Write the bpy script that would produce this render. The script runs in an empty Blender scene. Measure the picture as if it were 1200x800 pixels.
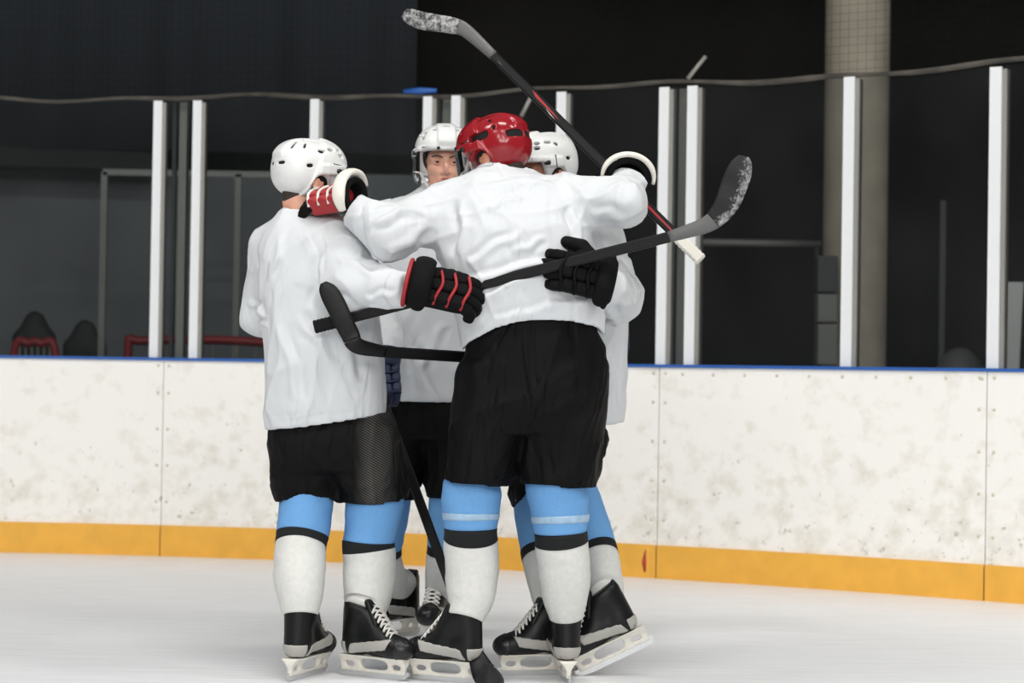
import bpy, math, random
import numpy as np
from mathutils import Matrix, Vector
random.seed(7); rng = np.random.default_rng(7)
scene = bpy.context.scene
COL = scene.collection

# ------------------------------------------------------------------ camera
FPX = 2450.0; CAMH = 1.02
PITCH = math.atan(41/FPX); ROLL = math.radians(0.9)
fw = np.array([0, math.cos(PITCH), math.sin(PITCH)])
r0 = np.array([1.0, 0, 0]); u0 = np.array([0, -math.sin(PITCH), math.cos(PITCH)])
cr = math.cos(ROLL)*r0 + math.sin(ROLL)*u0
cu = math.cos(ROLL)*u0 - math.sin(ROLL)*r0
CAMP = np.array([0, 0, CAMH])
cd = bpy.data.cameras.new('camera'); cam = bpy.data.objects.new('camera', cd); COL.objects.link(cam)
cd.sensor_width = 36; cd.lens = 36*FPX/1200; cd.clip_start = .1; cd.clip_end = 200
M = Matrix.Identity(4)
for i in range(3):
    M[i][0] = cr[i]; M[i][1] = cu[i]; M[i][2] = -fw[i]; M[i][3] = CAMP[i]
cam.matrix_world = M
cd.dof.use_dof = True; cd.dof.focus_distance = 7.0; cd.dof.aperture_fstop = 3.2
scene.camera = cam

def ray(px, py): return (px-600)/FPX*cr + (400-py)/FPX*cu + fw
def at(px, py, Y):
    d = ray(px, py); return CAMP + d*(Y/d[1])
def ground(px, py, z=0.0):
    d = ray(px, py); return CAMP + d*((z-CAMH)/d[2])

# ------------------------------------------------------------------ light and exposure
w = bpy.data.worlds.new('hall'); scene.world = w; w.use_nodes = True
w.node_tree.nodes['Background'].inputs[0].default_value = (.93, .97, 1, 1)
w.node_tree.nodes['Background'].inputs[1].default_value = .15
def area(name, loc, target, sx, sy, power, col=(1, .98, .95)):
    l = bpy.data.lights.new(name, 'AREA'); l.shape = 'RECTANGLE'; l.size = sx; l.size_y = sy; l.energy = power; l.color = col
    o = bpy.data.objects.new(name, l); COL.objects.link(o); o.location = loc
    o.rotation_euler = (Vector(target)-Vector(loc)).to_track_quat('-Z', 'Y').to_euler(); return o
for i, (lx, ly, p) in enumerate([(x_, y_, p_) for y_, p_ in ((-21, 2000), (-14, 1500), (-7, 560), (-1, 300), (5, 560)) for x_ in (-5, 0, 5)]):
    area('ceiling_lamp_light', (lx, ly, 7.5), (lx, ly+1.5, 0), 2.6, 1.0, p*.34)
scene.view_settings.view_transform = 'Standard'; scene.view_settings.look = 'None'
scene.view_settings.gamma = 1; scene.view_settings.use_curve_mapping = False
scene.view_settings.exposure = 0.0

# ------------------------------------------------------------------ materials
def s2l(c):
    return tuple(((v/255)/12.92 if v/255 <= .04045 else ((v/255+.055)/1.055)**2.4) for v in c)
def mat(name, rgb, rough=.6, metal=0, spec=.5, noise=None, bump=None, sheen=0, trans=0):
    m = bpy.data.materials.new(name); m.use_nodes = True; nt = m.node_tree; b = nt.nodes['Principled BSDF']
    c = s2l(rgb); b.inputs['Base Color'].default_value = (*c, 1); b.inputs['Roughness'].default_value = rough
    b.inputs['Metallic'].default_value = metal; b.inputs['Specular IOR Level'].default_value = spec
    if sheen: b.inputs['Sheen Weight'].default_value = sheen
    tc = nt.nodes.new('ShaderNodeTexCoord')
    if noise:
        sc, amt = noise
        n = nt.nodes.new('ShaderNodeTexNoise'); n.inputs['Scale'].default_value = sc; n.inputs['Detail'].default_value = 5
        nt.links.new(tc.outputs['Object'], n.inputs['Vector'])
        r = nt.nodes.new('ShaderNodeValToRGB')
        r.color_ramp.elements[0].position = .3; r.color_ramp.elements[1].position = .7
        r.color_ramp.elements[0].color = (*[v*(1-amt) for v in c], 1); r.color_ramp.elements[1].color = (*[min(1, v*(1+amt)) for v in c], 1)
        nt.links.new(n.outputs['Fac'], r.inputs['Fac']); nt.links.new(r.outputs['Color'], b.inputs['Base Color'])
    if bump:
        sc, st = bump
        n = nt.nodes.new('ShaderNodeTexNoise'); n.inputs['Scale'].default_value = sc; n.inputs['Detail'].default_value = 3
        nt.links.new(tc.outputs['Object'], n.inputs['Vector'])
        bp = nt.nodes.new('ShaderNodeBump'); bp.inputs['Strength'].default_value = st; bp.inputs['Distance'].default_value = .004
        nt.links.new(n.outputs['Fac'], bp.inputs['Height']); nt.links.new(bp.outputs['Normal'], b.inputs['Normal'])
    return m
MT = {}
MT['jersey'] = mat('white_jersey_fabric', (211, 214, 217), .75, bump=(260, .15), sheen=.1)
def crease_bump(m, strength=.38, dist=.012):
    nt = m.node_tree; b = nt.nodes['Principled BSDF']; tc = nt.nodes['Texture Coordinate']
    old = b.inputs['Normal'].links[0].from_socket
    mp = nt.nodes.new('ShaderNodeMapping'); mp.inputs['Scale'].default_value = (1, 1, .32); mp.inputs['Rotation'].default_value = (0, .75, 0)
    nt.links.new(tc.outputs['Object'], mp.inputs['Vector'])
    n = nt.nodes.new('ShaderNodeTexNoise'); n.inputs['Scale'].default_value = 8; n.inputs['Detail'].default_value = 2.5; n.inputs['Distortion'].default_value = .7
    nt.links.new(mp.outputs[0], n.inputs['Vector'])
    a = nt.nodes.new('ShaderNodeMath'); a.operation = 'SUBTRACT'; a.inputs[1].default_value = .5; nt.links.new(n.outputs['Fac'], a.inputs[0])
    c = nt.nodes.new('ShaderNodeMath'); c.operation = 'ABSOLUTE'; nt.links.new(a.outputs[0], c.inputs[0])
    q = nt.nodes.new('ShaderNodeMapRange'); q.inputs['From Max'].default_value = .16; q.inputs['To Min'].default_value = 1; q.inputs['To Max'].default_value = 0; q.interpolation_type = 'SMOOTHERSTEP'
    nt.links.new(c.outputs[0], q.inputs['Value'])
    bp = nt.nodes.new('ShaderNodeBump'); bp.inputs['Strength'].default_value = strength; bp.inputs['Distance'].default_value = dist
    nt.links.new(q.outputs[0], bp.inputs['Height']); nt.links.new(old, bp.inputs['Normal']); nt.links.new(bp.outputs['Normal'], b.inputs['Normal'])
crease_bump(MT['jersey'])
MT['black_cloth'] = mat('black_nylon', (8, 8, 9), .68, spec=.15, noise=(7, .25), bump=(180, .25)); crease_bump(MT['black_cloth'], .6, .012)
MT['blue_sock'] = mat('sky_blue_knit', (107, 163, 218), .85, noise=(160, .06), bump=(420, .4))
MT['black_sock'] = mat('black_knit', (16, 18, 20), .9, bump=(420, .4))
MT['white_sock'] = mat('white_knit', (216, 216, 212), .9, noise=(60, .05), bump=(420, .4))
MT['tape'] = mat('clear_sock_tape', (160, 190, 216), .3, noise=(40, .12))
MT['white_helmet'] = mat('white_helmet_plastic', (226, 227, 226), .28)
MT['red_helmet'] = mat('red_helmet_plastic', (146, 25, 34), .16, noise=(18, .1))
MT['black_plastic'] = mat('black_plastic', (14, 14, 15), .35)
MT['liner'] = mat('black_foam', (12, 12, 13), .9)
MT['strap'] = mat('white_strap', (225, 225, 222), .6)
MT['skin'] = mat('skin', (230, 172, 146), .5, noise=(30, .10), bump=(140, .15))
MT['skin2'] = mat('skin_tanned', (200, 136, 104), .5, noise=(30, .10), bump=(140, .15))
MT['hair'] = mat('dark_brown_hair', (52, 42, 36), .7, bump=(300, .6))
MT['brow'] = mat('brown_eyebrow', (96, 70, 56), .8)
MT['lip'] = mat('lips', (176, 104, 92), .5)
MT['eye'] = mat('eye_white', (226, 222, 216), .2)
MT['iris'] = mat('eye_iris', (52, 44, 40), .15)
MT['glove_black'] = mat('black_glove_nylon', (10, 10, 11), .75, spec=.15, bump=(220, .3), noise=(25, .2))
MT['glove_red'] = mat('red_glove_leather', (160, 30, 38), .5, bump=(200, .2))
MT['glove_white'] = mat('white_glove_leather', (230, 226, 216), .55, bump=(120, .2))
MT['glove_navy'] = mat('navy_glove_nylon', (22, 36, 66), .6, bump=(220, .3))
MT['glove_palm'] = mat('grey_palm_leather', (120, 106, 96), .7)
MT['boot'] = mat('black_skate_boot', (14, 15, 16), .42, spec=.3, noise=(20, .2))
MT['boot_grey'] = mat('grey_boot_panel', (168, 166, 160), .4)
MT['holder'] = mat('white_blade_holder', (224, 220, 210), .35, noise=(40, .08))
MT['steel'] = mat('steel_blade', (205, 207, 208), .25, metal=.8)
MT['lace'] = mat('white_lace', (222, 220, 214), .8)
MT['stick'] = mat('black_carbon_shaft', (16, 16, 17), .42, spec=.25, noise=(30, .2))
MT['stick_grey'] = mat('grey_stick_hosel', (92, 92, 92), .4)
MT['stick_red'] = mat('red_stick_print', (165, 32, 38), .35)
MT['grip_white'] = mat('white_grip_tape', (224, 221, 210), .8, bump=(90, .5))
MT['grip_black'] = mat('black_grip_tape', (22, 22, 23), .85, spec=.2, bump=(160, .6))

def snow_blade():
    m = mat('black_taped_blade_with_snow', (20, 20, 21), .7, bump=(160, .5)); nt = m.node_tree; b = nt.nodes['Principled BSDF']
    tc = nt.nodes['Texture Coordinate']
    at_ = nt.nodes.new('ShaderNodeAttribute'); at_.attribute_name = 'snow'
    n = nt.nodes.new('ShaderNodeTexNoise'); n.inputs['Scale'].default_value = 55; n.inputs['Detail'].default_value = 8; n.inputs['Roughness'].default_value = .75
    nt.links.new(tc.outputs['Object'], n.inputs['Vector'])
    ma = nt.nodes.new('ShaderNodeMath'); ma.operation = 'ADD'
    nt.links.new(n.outputs['Fac'], ma.inputs[0]); nt.links.new(at_.outputs['Fac'], ma.inputs[1])
    r = nt.nodes.new('ShaderNodeValToRGB'); r.color_ramp.elements[0].position = .62; r.color_ramp.elements[1].position = .98
    r.color_ramp.elements[0].color = (.008, .008, .009, 1); r.color_ramp.elements[1].color = (.72, .72, .72, 1)
    nt.links.new(ma.outputs[0], r.inputs['Fac']); nt.links.new(r.outputs['Color'], b.inputs['Base Color'])
    return m
MT['blade_snow'] = snow_blade()
def visor_mat():
    m = bpy.data.materials.new('clear_visor'); m.use_nodes = True; nt = m.node_tree; nt.nodes.clear()
    o = nt.nodes.new('ShaderNodeOutputMaterial'); mx = nt.nodes.new('ShaderNodeMixShader'); t = nt.nodes.new('ShaderNodeBsdfTransparent')
    g = nt.nodes.new('ShaderNodeBsdfGlossy'); g.inputs['Roughness'].default_value = .08
    f = nt.nodes.new('ShaderNodeFresnel'); f.inputs['IOR'].default_value = 1.22
    t.inputs[0].default_value = (.98, .985, .99, 1)
    nt.links.new(f.outputs[0], mx.inputs[0]); nt.links.new(t.outputs[0], mx.inputs[1]); nt.links.new(g.outputs[0], mx.inputs[2])
    # droplets: small white spots with a shape of their own
    tc = nt.nodes.new('ShaderNodeTexCoord'); v = nt.nodes.new('ShaderNodeTexVoronoi'); v.inputs['Scale'].default_value = 110
    nt.links.new(tc.outputs['Object'], v.inputs['Vector'])
    lt = nt.nodes.new('ShaderNodeMath'); lt.operation = 'LESS_THAN'; lt.inputs[1].default_value = .13
    nt.links.new(v.outputs['Distance'], lt.inputs[0])
    d = nt.nodes.new('ShaderNodeBsdfDiffuse'); d.inputs[0].default_value = (.8, .8, .8, 1)
    mu = nt.nodes.new('ShaderNodeMath'); mu.operation = 'MULTIPLY'; mu.inputs[1].default_value = .45
    nt.links.new(lt.outputs[0], mu.inputs[0])
    m2 = nt.nodes.new('ShaderNodeMixShader'); nt.links.new(mu.outputs[0], m2.inputs[0]); nt.links.new(mx.outputs[0], m2.inputs[1]); nt.links.new(d.outputs[0], m2.inputs[2])
    nt.links.new(m2.outputs[0], o.inputs[0]); return m
MT['visor'] = visor_mat()
def glass_mat():
    m = bpy.data.materials.new('hazy_rink_glass'); m.use_nodes = True; nt = m.node_tree; nt.nodes.clear()
    o = nt.nodes.new('ShaderNodeOutputMaterial'); mx = nt.nodes.new('ShaderNodeMixShader'); t = nt.nodes.new('ShaderNodeBsdfTransparent')
    t.inputs[0].default_value = (.82, .84, .84, 1)
    g = nt.nodes.new('ShaderNodeBsdfGlossy'); g.inputs['Roughness'].default_value = .12
    f = nt.nodes.new('ShaderNodeFresnel'); f.inputs['IOR'].default_value = 1.3
    d = nt.nodes.new('ShaderNodeBsdfDiffuse'); d.inputs[0].default_value = (.7, .72, .72, 1)  # pale haze mixed thinly and unevenly into the glass as diffuse colour
    tc = nt.nodes.new('ShaderNodeTexCoord'); n = nt.nodes.new('ShaderNodeTexNoise'); n.inputs['Scale'].default_value = 1.6; n.inputs['Detail'].default_value = 6
    nt.links.new(tc.outputs['Object'], n.inputs['Vector'])
    mr = nt.nodes.new('ShaderNodeMapRange'); mr.inputs['From Min'].default_value = .35; mr.inputs['From Max'].default_value = .75
    mr.inputs['To Min'].default_value = .001; mr.inputs['To Max'].default_value = .008
    nt.links.new(n.outputs['Fac'], mr.inputs['Value'])
    nt.links.new(f.outputs[0], mx.inputs[0]); nt.links.new(t.outputs[0], mx.inputs[1]); nt.links.new(g.outputs[0], mx.inputs[2])
    m2 = nt.nodes.new('ShaderNodeMixShader'); nt.links.new(mr.outputs[0], m2.inputs[0]); nt.links.new(mx.outputs[0], m2.inputs[1]); nt.links.new(d.outputs[0], m2.inputs[2])
    nt.links.new(m2.outputs[0], o.inputs[0]); return m
MT['glass'] = glass_mat()
def board_mat():
    m = mat('scuffed_white_board', (242, 240, 234), .3, spec=.4); nt = m.node_tree; b = nt.nodes['Principled BSDF']; tc = nt.nodes['Texture Coordinate']
    def noise(scale, detail, vec=None, rough=.6):
        n = nt.nodes.new('ShaderNodeTexNoise'); n.inputs['Scale'].default_value = scale; n.inputs['Detail'].default_value = detail; n.inputs['Roughness'].default_value = rough
        nt.links.new(vec or tc.outputs['Object'], n.inputs['Vector']); return n
    sx = nt.nodes.new('ShaderNodeSeparateXYZ'); nt.links.new(tc.outputs['Object'], sx.inputs[0])
    hz = nt.nodes.new('ShaderNodeMapRange'); hz.inputs['From Min'].default_value = .15; hz.inputs['From Max'].default_value = .85
    hz.inputs['To Min'].default_value = .105; hz.inputs['To Max'].default_value = .0; nt.links.new(sx.outputs['Z'], hz.inputs['Value'])
    n1 = noise(24, 3); a1 = nt.nodes.new('ShaderNodeMath'); a1.operation = 'ADD'
    nt.links.new(n1.outputs['Fac'], a1.inputs[0]); nt.links.new(hz.outputs[0], a1.inputs[1])
    r1 = nt.nodes.new('ShaderNodeValToRGB'); r1.color_ramp.elements[0].position = .70; r1.color_ramp.elements[1].position = .80
    r1.color_ramp.elements[0].color = (0, 0, 0, 1); r1.color_ramp.elements[1].color = (1, 1, 1, 1); nt.links.new(a1.outputs[0], r1.inputs['Fac'])
    n2 = noise(9, 6); a2 = nt.nodes.new('ShaderNodeMath'); a2.operation = 'ADD'
    nt.links.new(n2.outputs['Fac'], a2.inputs[0]); nt.links.new(hz.outputs[0], a2.inputs[1])
    r2 = nt.nodes.new('ShaderNodeValToRGB'); r2.color_ramp.elements[0].position = .54; r2.color_ramp.elements[1].position = 1.05
    r2.color_ramp.elements[0].color = (0, 0, 0, 1); r2.color_ramp.elements[1].color = (1, 1, 1, 1); nt.links.new(a2.outputs[0], r2.inputs['Fac'])
    x1 = nt.nodes.new('ShaderNodeMix'); x1.data_type = 'RGBA'; x1.inputs['A'].default_value = (*s2l((248, 246, 241)), 1); x1.inputs['B'].default_value = (*s2l((206, 198, 178)), 1)
    nt.links.new(r2.outputs['Color'], x1.inputs['Factor'])
    mu = nt.nodes.new('ShaderNodeMath'); mu.operation = 'MULTIPLY'; mu.inputs[1].default_value = .6; nt.links.new(r1.outputs['Color'], mu.inputs[0])
    x2 = nt.nodes.new('ShaderNodeMix'); x2.data_type = 'RGBA'; nt.links.new(mu.outputs[0], x2.inputs['Factor'])
    nt.links.new(x1.outputs['Result'], x2.inputs['A']); x2.inputs['B'].default_value = (*s2l((150, 142, 128)), 1)
    nt.links.new(x2.outputs['Result'], b.inputs['Base Color']); return m
MT['board'] = board_mat()
MT['kick'] = mat('yellow_kick_plate', (238, 178, 70), .4, noise=(9, .07))
MT['blue_cap'] = mat('blue_cap_rail', (40, 92, 170), .45)
MT['post'] = mat('white_post', (232, 234, 236), .4)
MT['alu'] = mat('dull_aluminium', (150, 148, 142), .5, metal=.3)
MT['screw'] = mat('rusty_screw', (216, 207, 186), .5)
MT['joint'] = mat('joint_filler', (214, 206, 186), .7)
MT['net'] = mat('black_net', (24, 24, 23), .9, spec=.1)
MT['rope'] = mat('frayed_grey_rope', (74, 70, 64), .85, noise=(6, .5))
def ice_mat():
    m = mat('skated_ice', (226, 229, 233), .22, spec=.35); nt = m.node_tree; b = nt.nodes['Principled BSDF']; tc = nt.nodes['Texture Coordinate']
    mp = nt.nodes.new('ShaderNodeMapping'); mp.inputs['Scale'].default_value = (1.2, 14, 1); mp.inputs['Rotation'].default_value = (0, 0, .12)
    nt.links.new(tc.outputs['Object'], mp.inputs['Vector'])
    n = nt.nodes.new('ShaderNodeTexNoise'); n.inputs['Scale'].default_value = 2.2; n.inputs['Detail'].default_value = 9; n.inputs['Roughness'].default_value = .65
    nt.links.new(mp.outputs[0], n.inputs['Vector'])
    r = nt.nodes.new('ShaderNodeValToRGB'); r.color_ramp.elements[0].position = .3; r.color_ramp.elements[1].position = .72
    r.color_ramp.elements[0].color = (*s2l((224, 227, 231)), 1); r.color_ramp.elements[1].color = (*s2l((246, 247, 248)), 1)
    nt.links.new(n.outputs['Fac'], r.inputs['Fac']); nt.links.new(r.outputs['Color'], b.inputs['Base Color'])
    bp = nt.nodes.new('ShaderNodeBump'); bp.inputs['Strength'].default_value = .25; bp.inputs['Distance'].default_value = .003
    nt.links.new(n.outputs['Fac'], bp.inputs['Height']); nt.links.new(bp.outputs['Normal'], b.inputs['Normal'])
    mr = nt.nodes.new('ShaderNodeMapRange'); mr.inputs['To Min'].default_value = .22; mr.inputs['To Max'].default_value = .6
    nt.links.new(n.outputs['Fac'], mr.inputs['Value']); nt.links.new(mr.outputs[0], b.inputs['Roughness'])
    return m
MT['ice'] = ice_mat()
MT['concrete'] = mat('dark_concrete', (48, 47, 46), .9, noise=(2, .2))
MT['wall'] = mat('shade_black_wall', (27, 26, 24), .95, noise=(.8, .35))  # near-black colour stands in for the unlit hall on walls and ceiling
MT['wall_grey'] = mat('charcoal_wall_panel', (104, 107, 110), .9, noise=(.7, .3))
MT['curtain'] = mat('dark_navy_curtain', (50, 55, 60), .95)
MT['column'] = mat('raw_concrete_column', (160, 152, 137), .85, noise=(5, .12), bump=(40, .3))
MT['grey_metal'] = mat('grey_painted_metal', (120, 120, 116), .5)
MT['red_metal'] = mat('red_painted_tube', (150, 34, 38), .45)
MT['dark_seat'] = mat('black_chair', (9, 9, 10), .7)
MT['pale_panel'] = mat('pale_grey_panel', (190, 190, 188), .6)
MT['dark_panel'] = mat('dark_grey_panel', (74, 74, 76), .7)

# ------------------------------------------------------------------ object helpers
OFF = {}
def thing(name, label, cat, loc, group=None):
    o = bpy.data.objects.new(name, None); COL.objects.link(o); o.location = tuple(float(v) for v in loc)
    o.empty_display_size = .1
    o['label'] = label; o['category'] = cat
    if group: o['group'] = group
    OFF[o.name] = np.array([float(v) for v in loc]); return o
def struct(name, label=None, loc=(0, 0, 0)):
    o = bpy.data.objects.new(name, None); COL.objects.link(o); o.location = loc; o['kind'] = 'structure'
    o['label'] = label or name
    o['category'] = 'structure'
    OFF[o.name] = np.array(loc, float); return o
def mesh_obj(name, V, F, m, parent=None, smooth=True, label=None):
    V = np.asarray(V, dtype=np.float64)
    off = OFF[parent.name] if parent is not None else np.zeros(3)
    me = bpy.data.meshes.new(name)
    V = V-off
    F = np.asarray(F) if not isinstance(F, list) else F
    if isinstance(F, np.ndarray):
        k = F.shape[1]
        me.vertices.add(len(V)); me.vertices.foreach_set('co', V.astype(np.float32).ravel())
        me.loops.add(F.size); me.loops.foreach_set('vertex_index', F.astype(np.int32).ravel())
        me.polygons.add(len(F)); me.polygons.foreach_set('loop_start', np.arange(0, F.size, k, dtype=np.int32))
        me.update(calc_edges=True); me.validate()
    else:
        me.from_pydata([tuple(v) for v in V], [], F); me.update()
    me.materials.append(m)
    if smooth: me.polygons.foreach_set('use_smooth', np.ones(len(me.polygons), dtype=bool))
    o = bpy.data.objects.new(name, me); COL.objects.link(o)
    if parent is not None: o.parent = parent; OFF[o.name] = off
    else: OFF[o.name] = np.zeros(3)
    if label: o['label'] = label
    return o
def tag(o, label, cat, group=None, kind=None):
    o['label'] = label; o['category'] = cat
    if group: o['group'] = group
    if kind: o['kind'] = kind
    return o
def nrm(v):
    v = np.asarray(v, float); return v/np.linalg.norm(v)
def box_vf(c, ax, h):
    """box from centre, 3 axes rows, half sizes"""
    c = np.asarray(c, float); V = []
    for sx in (-1, 1):
        for sy in (-1, 1):
            for sz in (-1, 1):
                V.append(c+sx*h[0]*ax[0]+sy*h[1]*ax[1]+sz*h[2]*ax[2])
    F = [(0, 1, 3, 2), (4, 6, 7, 5), (0, 4, 5, 1), (2, 3, 7, 6), (0, 2, 6, 4), (1, 5, 7, 3)]
    return np.array(V), F
AX = np.eye(3)
def box(name, lo, hi, m, parent=None, bevel=0):
    lo = np.array(lo, float); hi = np.array(hi, float)
    V, F = box_vf((lo+hi)/2, AX, (hi-lo)/2)
    o = mesh_obj(name, V, F, m, parent, smooth=False)
    if bevel:
        b = o.modifiers.new('bevel', 'BEVEL'); b.width = bevel; b.segments = 2
    return o
def resample(pts, n):
    pts = np.asarray(pts, float); k = len(pts)
    t = np.arange(k); tt = np.linspace(0, k-1, n)
    if k < 3: return np.stack([np.interp(tt, t, pts[:, j]) for j in range(pts.shape[1])], 1)
    P = np.vstack([2*pts[0]-pts[1], pts, 2*pts[-1]-pts[-2]])
    i = np.minimum(tt.astype(int), k-2); u = (tt-i)[:, None]
    p0, p1, p2, p3 = P[i], P[i+1], P[i+2], P[i+3]
    return .5*((2*p1)+(-p0+p2)*u+(2*p0-5*p1+4*p2-p3)*u**2+(-p0+3*p1-3*p2+p3)*u**3)
def tube_vf(path, radii, seg=12, cap=True, ref=(0, 1, 0), ratio=1.0, fn=None):
    path = np.asarray(path, float); n = len(path); radii = np.broadcast_to(np.asarray(radii, float), (n,))
    T = np.gradient(path, axis=0); T /= np.linalg.norm(T, axis=1)[:, None]
    V = []; ref = np.asarray(ref, float)
    for i in range(n):
        a = np.cross(ref, T[i]); a /= max(np.linalg.norm(a), 1e-9); b = np.cross(T[i], a)
        for j in range(seg):
            th = 2*math.pi*j/seg; r = radii[i]
            k = fn(i/(n-1), th) if fn else 1.0
            V.append(path[i]+k*r*(math.cos(th)*a+ratio*math.sin(th)*b))
    F = [(i*seg+j, i*seg+(j+1) % seg, (i+1)*seg+(j+1) % seg, (i+1)*seg+j) for i in range(n-1) for j in range(seg)]
    if cap:
        F.append(tuple(range(seg))[::-1]); F.append(tuple((n-1)*seg+j for j in range(seg)))
    return np.array(V), F
def tube(name, path, radii, m, parent=None, **k):
    V, F = tube_vf(path, radii, **k); return mesh_obj(name, V, F, m, parent)
def merge(parts):
    V = []; F = []; o = 0
    for v, f in parts:
        V.append(np.asarray(v)); F += [tuple(i+o for i in q) for q in f]; o += len(v)
    return np.vstack(V), F

# ------------------------------------------------------------------ noise and implicit surfaces
def hash3(i, j, k, s=0):
    h = (i*374761393+j*668265263+k*2147483647+s*1274126177) & 0xffffffff
    h = ((h ^ (h >> 13))*1274126177) & 0xffffffff
    return ((h ^ (h >> 16)) & 0xffff)/65535.0
def vnoise(P, s=0):
    P = np.asarray(P, float); I = np.floor(P).astype(np.int64); f = P-I; f = f*f*f*(f*(f*6-15)+10)
    r = 0
    for a in (0, 1):
        for b in (0, 1):
            for c in (0, 1):
                wgt = (f[:, 0] if a else 1-f[:, 0])*(f[:, 1] if b else 1-f[:, 1])*(f[:, 2] if c else 1-f[:, 2])
                r = r+wgt*hash3(I[:, 0]+a, I[:, 1]+b, I[:, 2]+c, s)
    return r
def smin(a, b, k):
    h = np.clip(.5+.5*(b-a)/k, 0, 1); return b*(1-h)+a*h-k*h*(1-h)
def smax(a, b, k): return -smin(-a, -b, k)
def rcone(P, a, b, ra, rb):
    a = np.asarray(a, np.float32); b = np.asarray(b, np.float32); ab = b-a
    t = np.clip(((P-a)@ab)/max(float(ab@ab), 1e-9), 0, 1)
    return np.linalg.norm(P-a-t[:, None]*ab, axis=1)-(ra+(rb-ra)*t)
def ell(P, c, r):
    q = (P-np.asarray(c, np.float32))/np.asarray(r, np.float32); k = np.linalg.norm(q, axis=1)
    return (k-1)*min(r)
def rbox(P, c, h, r):
    q = np.abs(P-np.asarray(c, np.float32))-(np.asarray(h, np.float32)-r)
    return np.linalg.norm(np.maximum(q, 0), axis=1)+np.minimum(q.max(1), 0)-r
def chain(P, pts, rad, k=.03):
    d = None
    for i in range(len(pts)-1):
        e = rcone(P, pts[i], pts[i+1], rad[i], rad[i+1]); d = e if d is None else smin(d, e, k)
    return d
def profile(rows, ex=2.3):
    """rows: (py, xl, xr, Y, half depth) in photo rows, turned into a stack of ellipses in the world"""
    R = []
    for py, xl, xr, Y, hd in rows:
        c = at((xl+xr)/2, py, Y); hw = (xr-xl)/2/FPX*Y; R.append((c[2], c[0], c[1], hw, hd))
    R = np.array(sorted(R)); z = np.linspace(R[0, 0], R[-1, 0], 160)
    C = np.stack([np.interp(z, R[:, 0], R[:, j]) for j in range(1, 5)], 1)
    ker = np.ones(9)/9
    for _ in range(2):
        C = np.stack([np.convolve(np.pad(C[:, j], 4, mode='edge'), ker, 'valid') for j in range(4)], 1)
    def f(P):
        cx, cy, hw, hd = [np.interp(P[:, 2], z, C[:, j]).astype(np.float32) for j in range(4)]
        q = (np.abs((P[:, 0]-cx)/hw)**ex+np.abs((P[:, 1]-cy)/hd)**ex)**(1/ex)
        d = (q-1)*np.minimum(hw, hd)
        return np.maximum(d, np.maximum(P[:, 2]-z[-1], z[0]-P[:, 2]))
    f.z0 = z[0]; f.z1 = z[-1]; f.lo = np.array([(C[:, 0]-C[:, 2]).min(), (C[:, 1]-C[:, 3]).min(), z[0]]); f.hi = np.array([(C[:, 0]+C[:, 2]).max(), (C[:, 1]+C[:, 3]).max(), z[-1]])
    f.z = z; f.C = C
    return f
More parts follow.
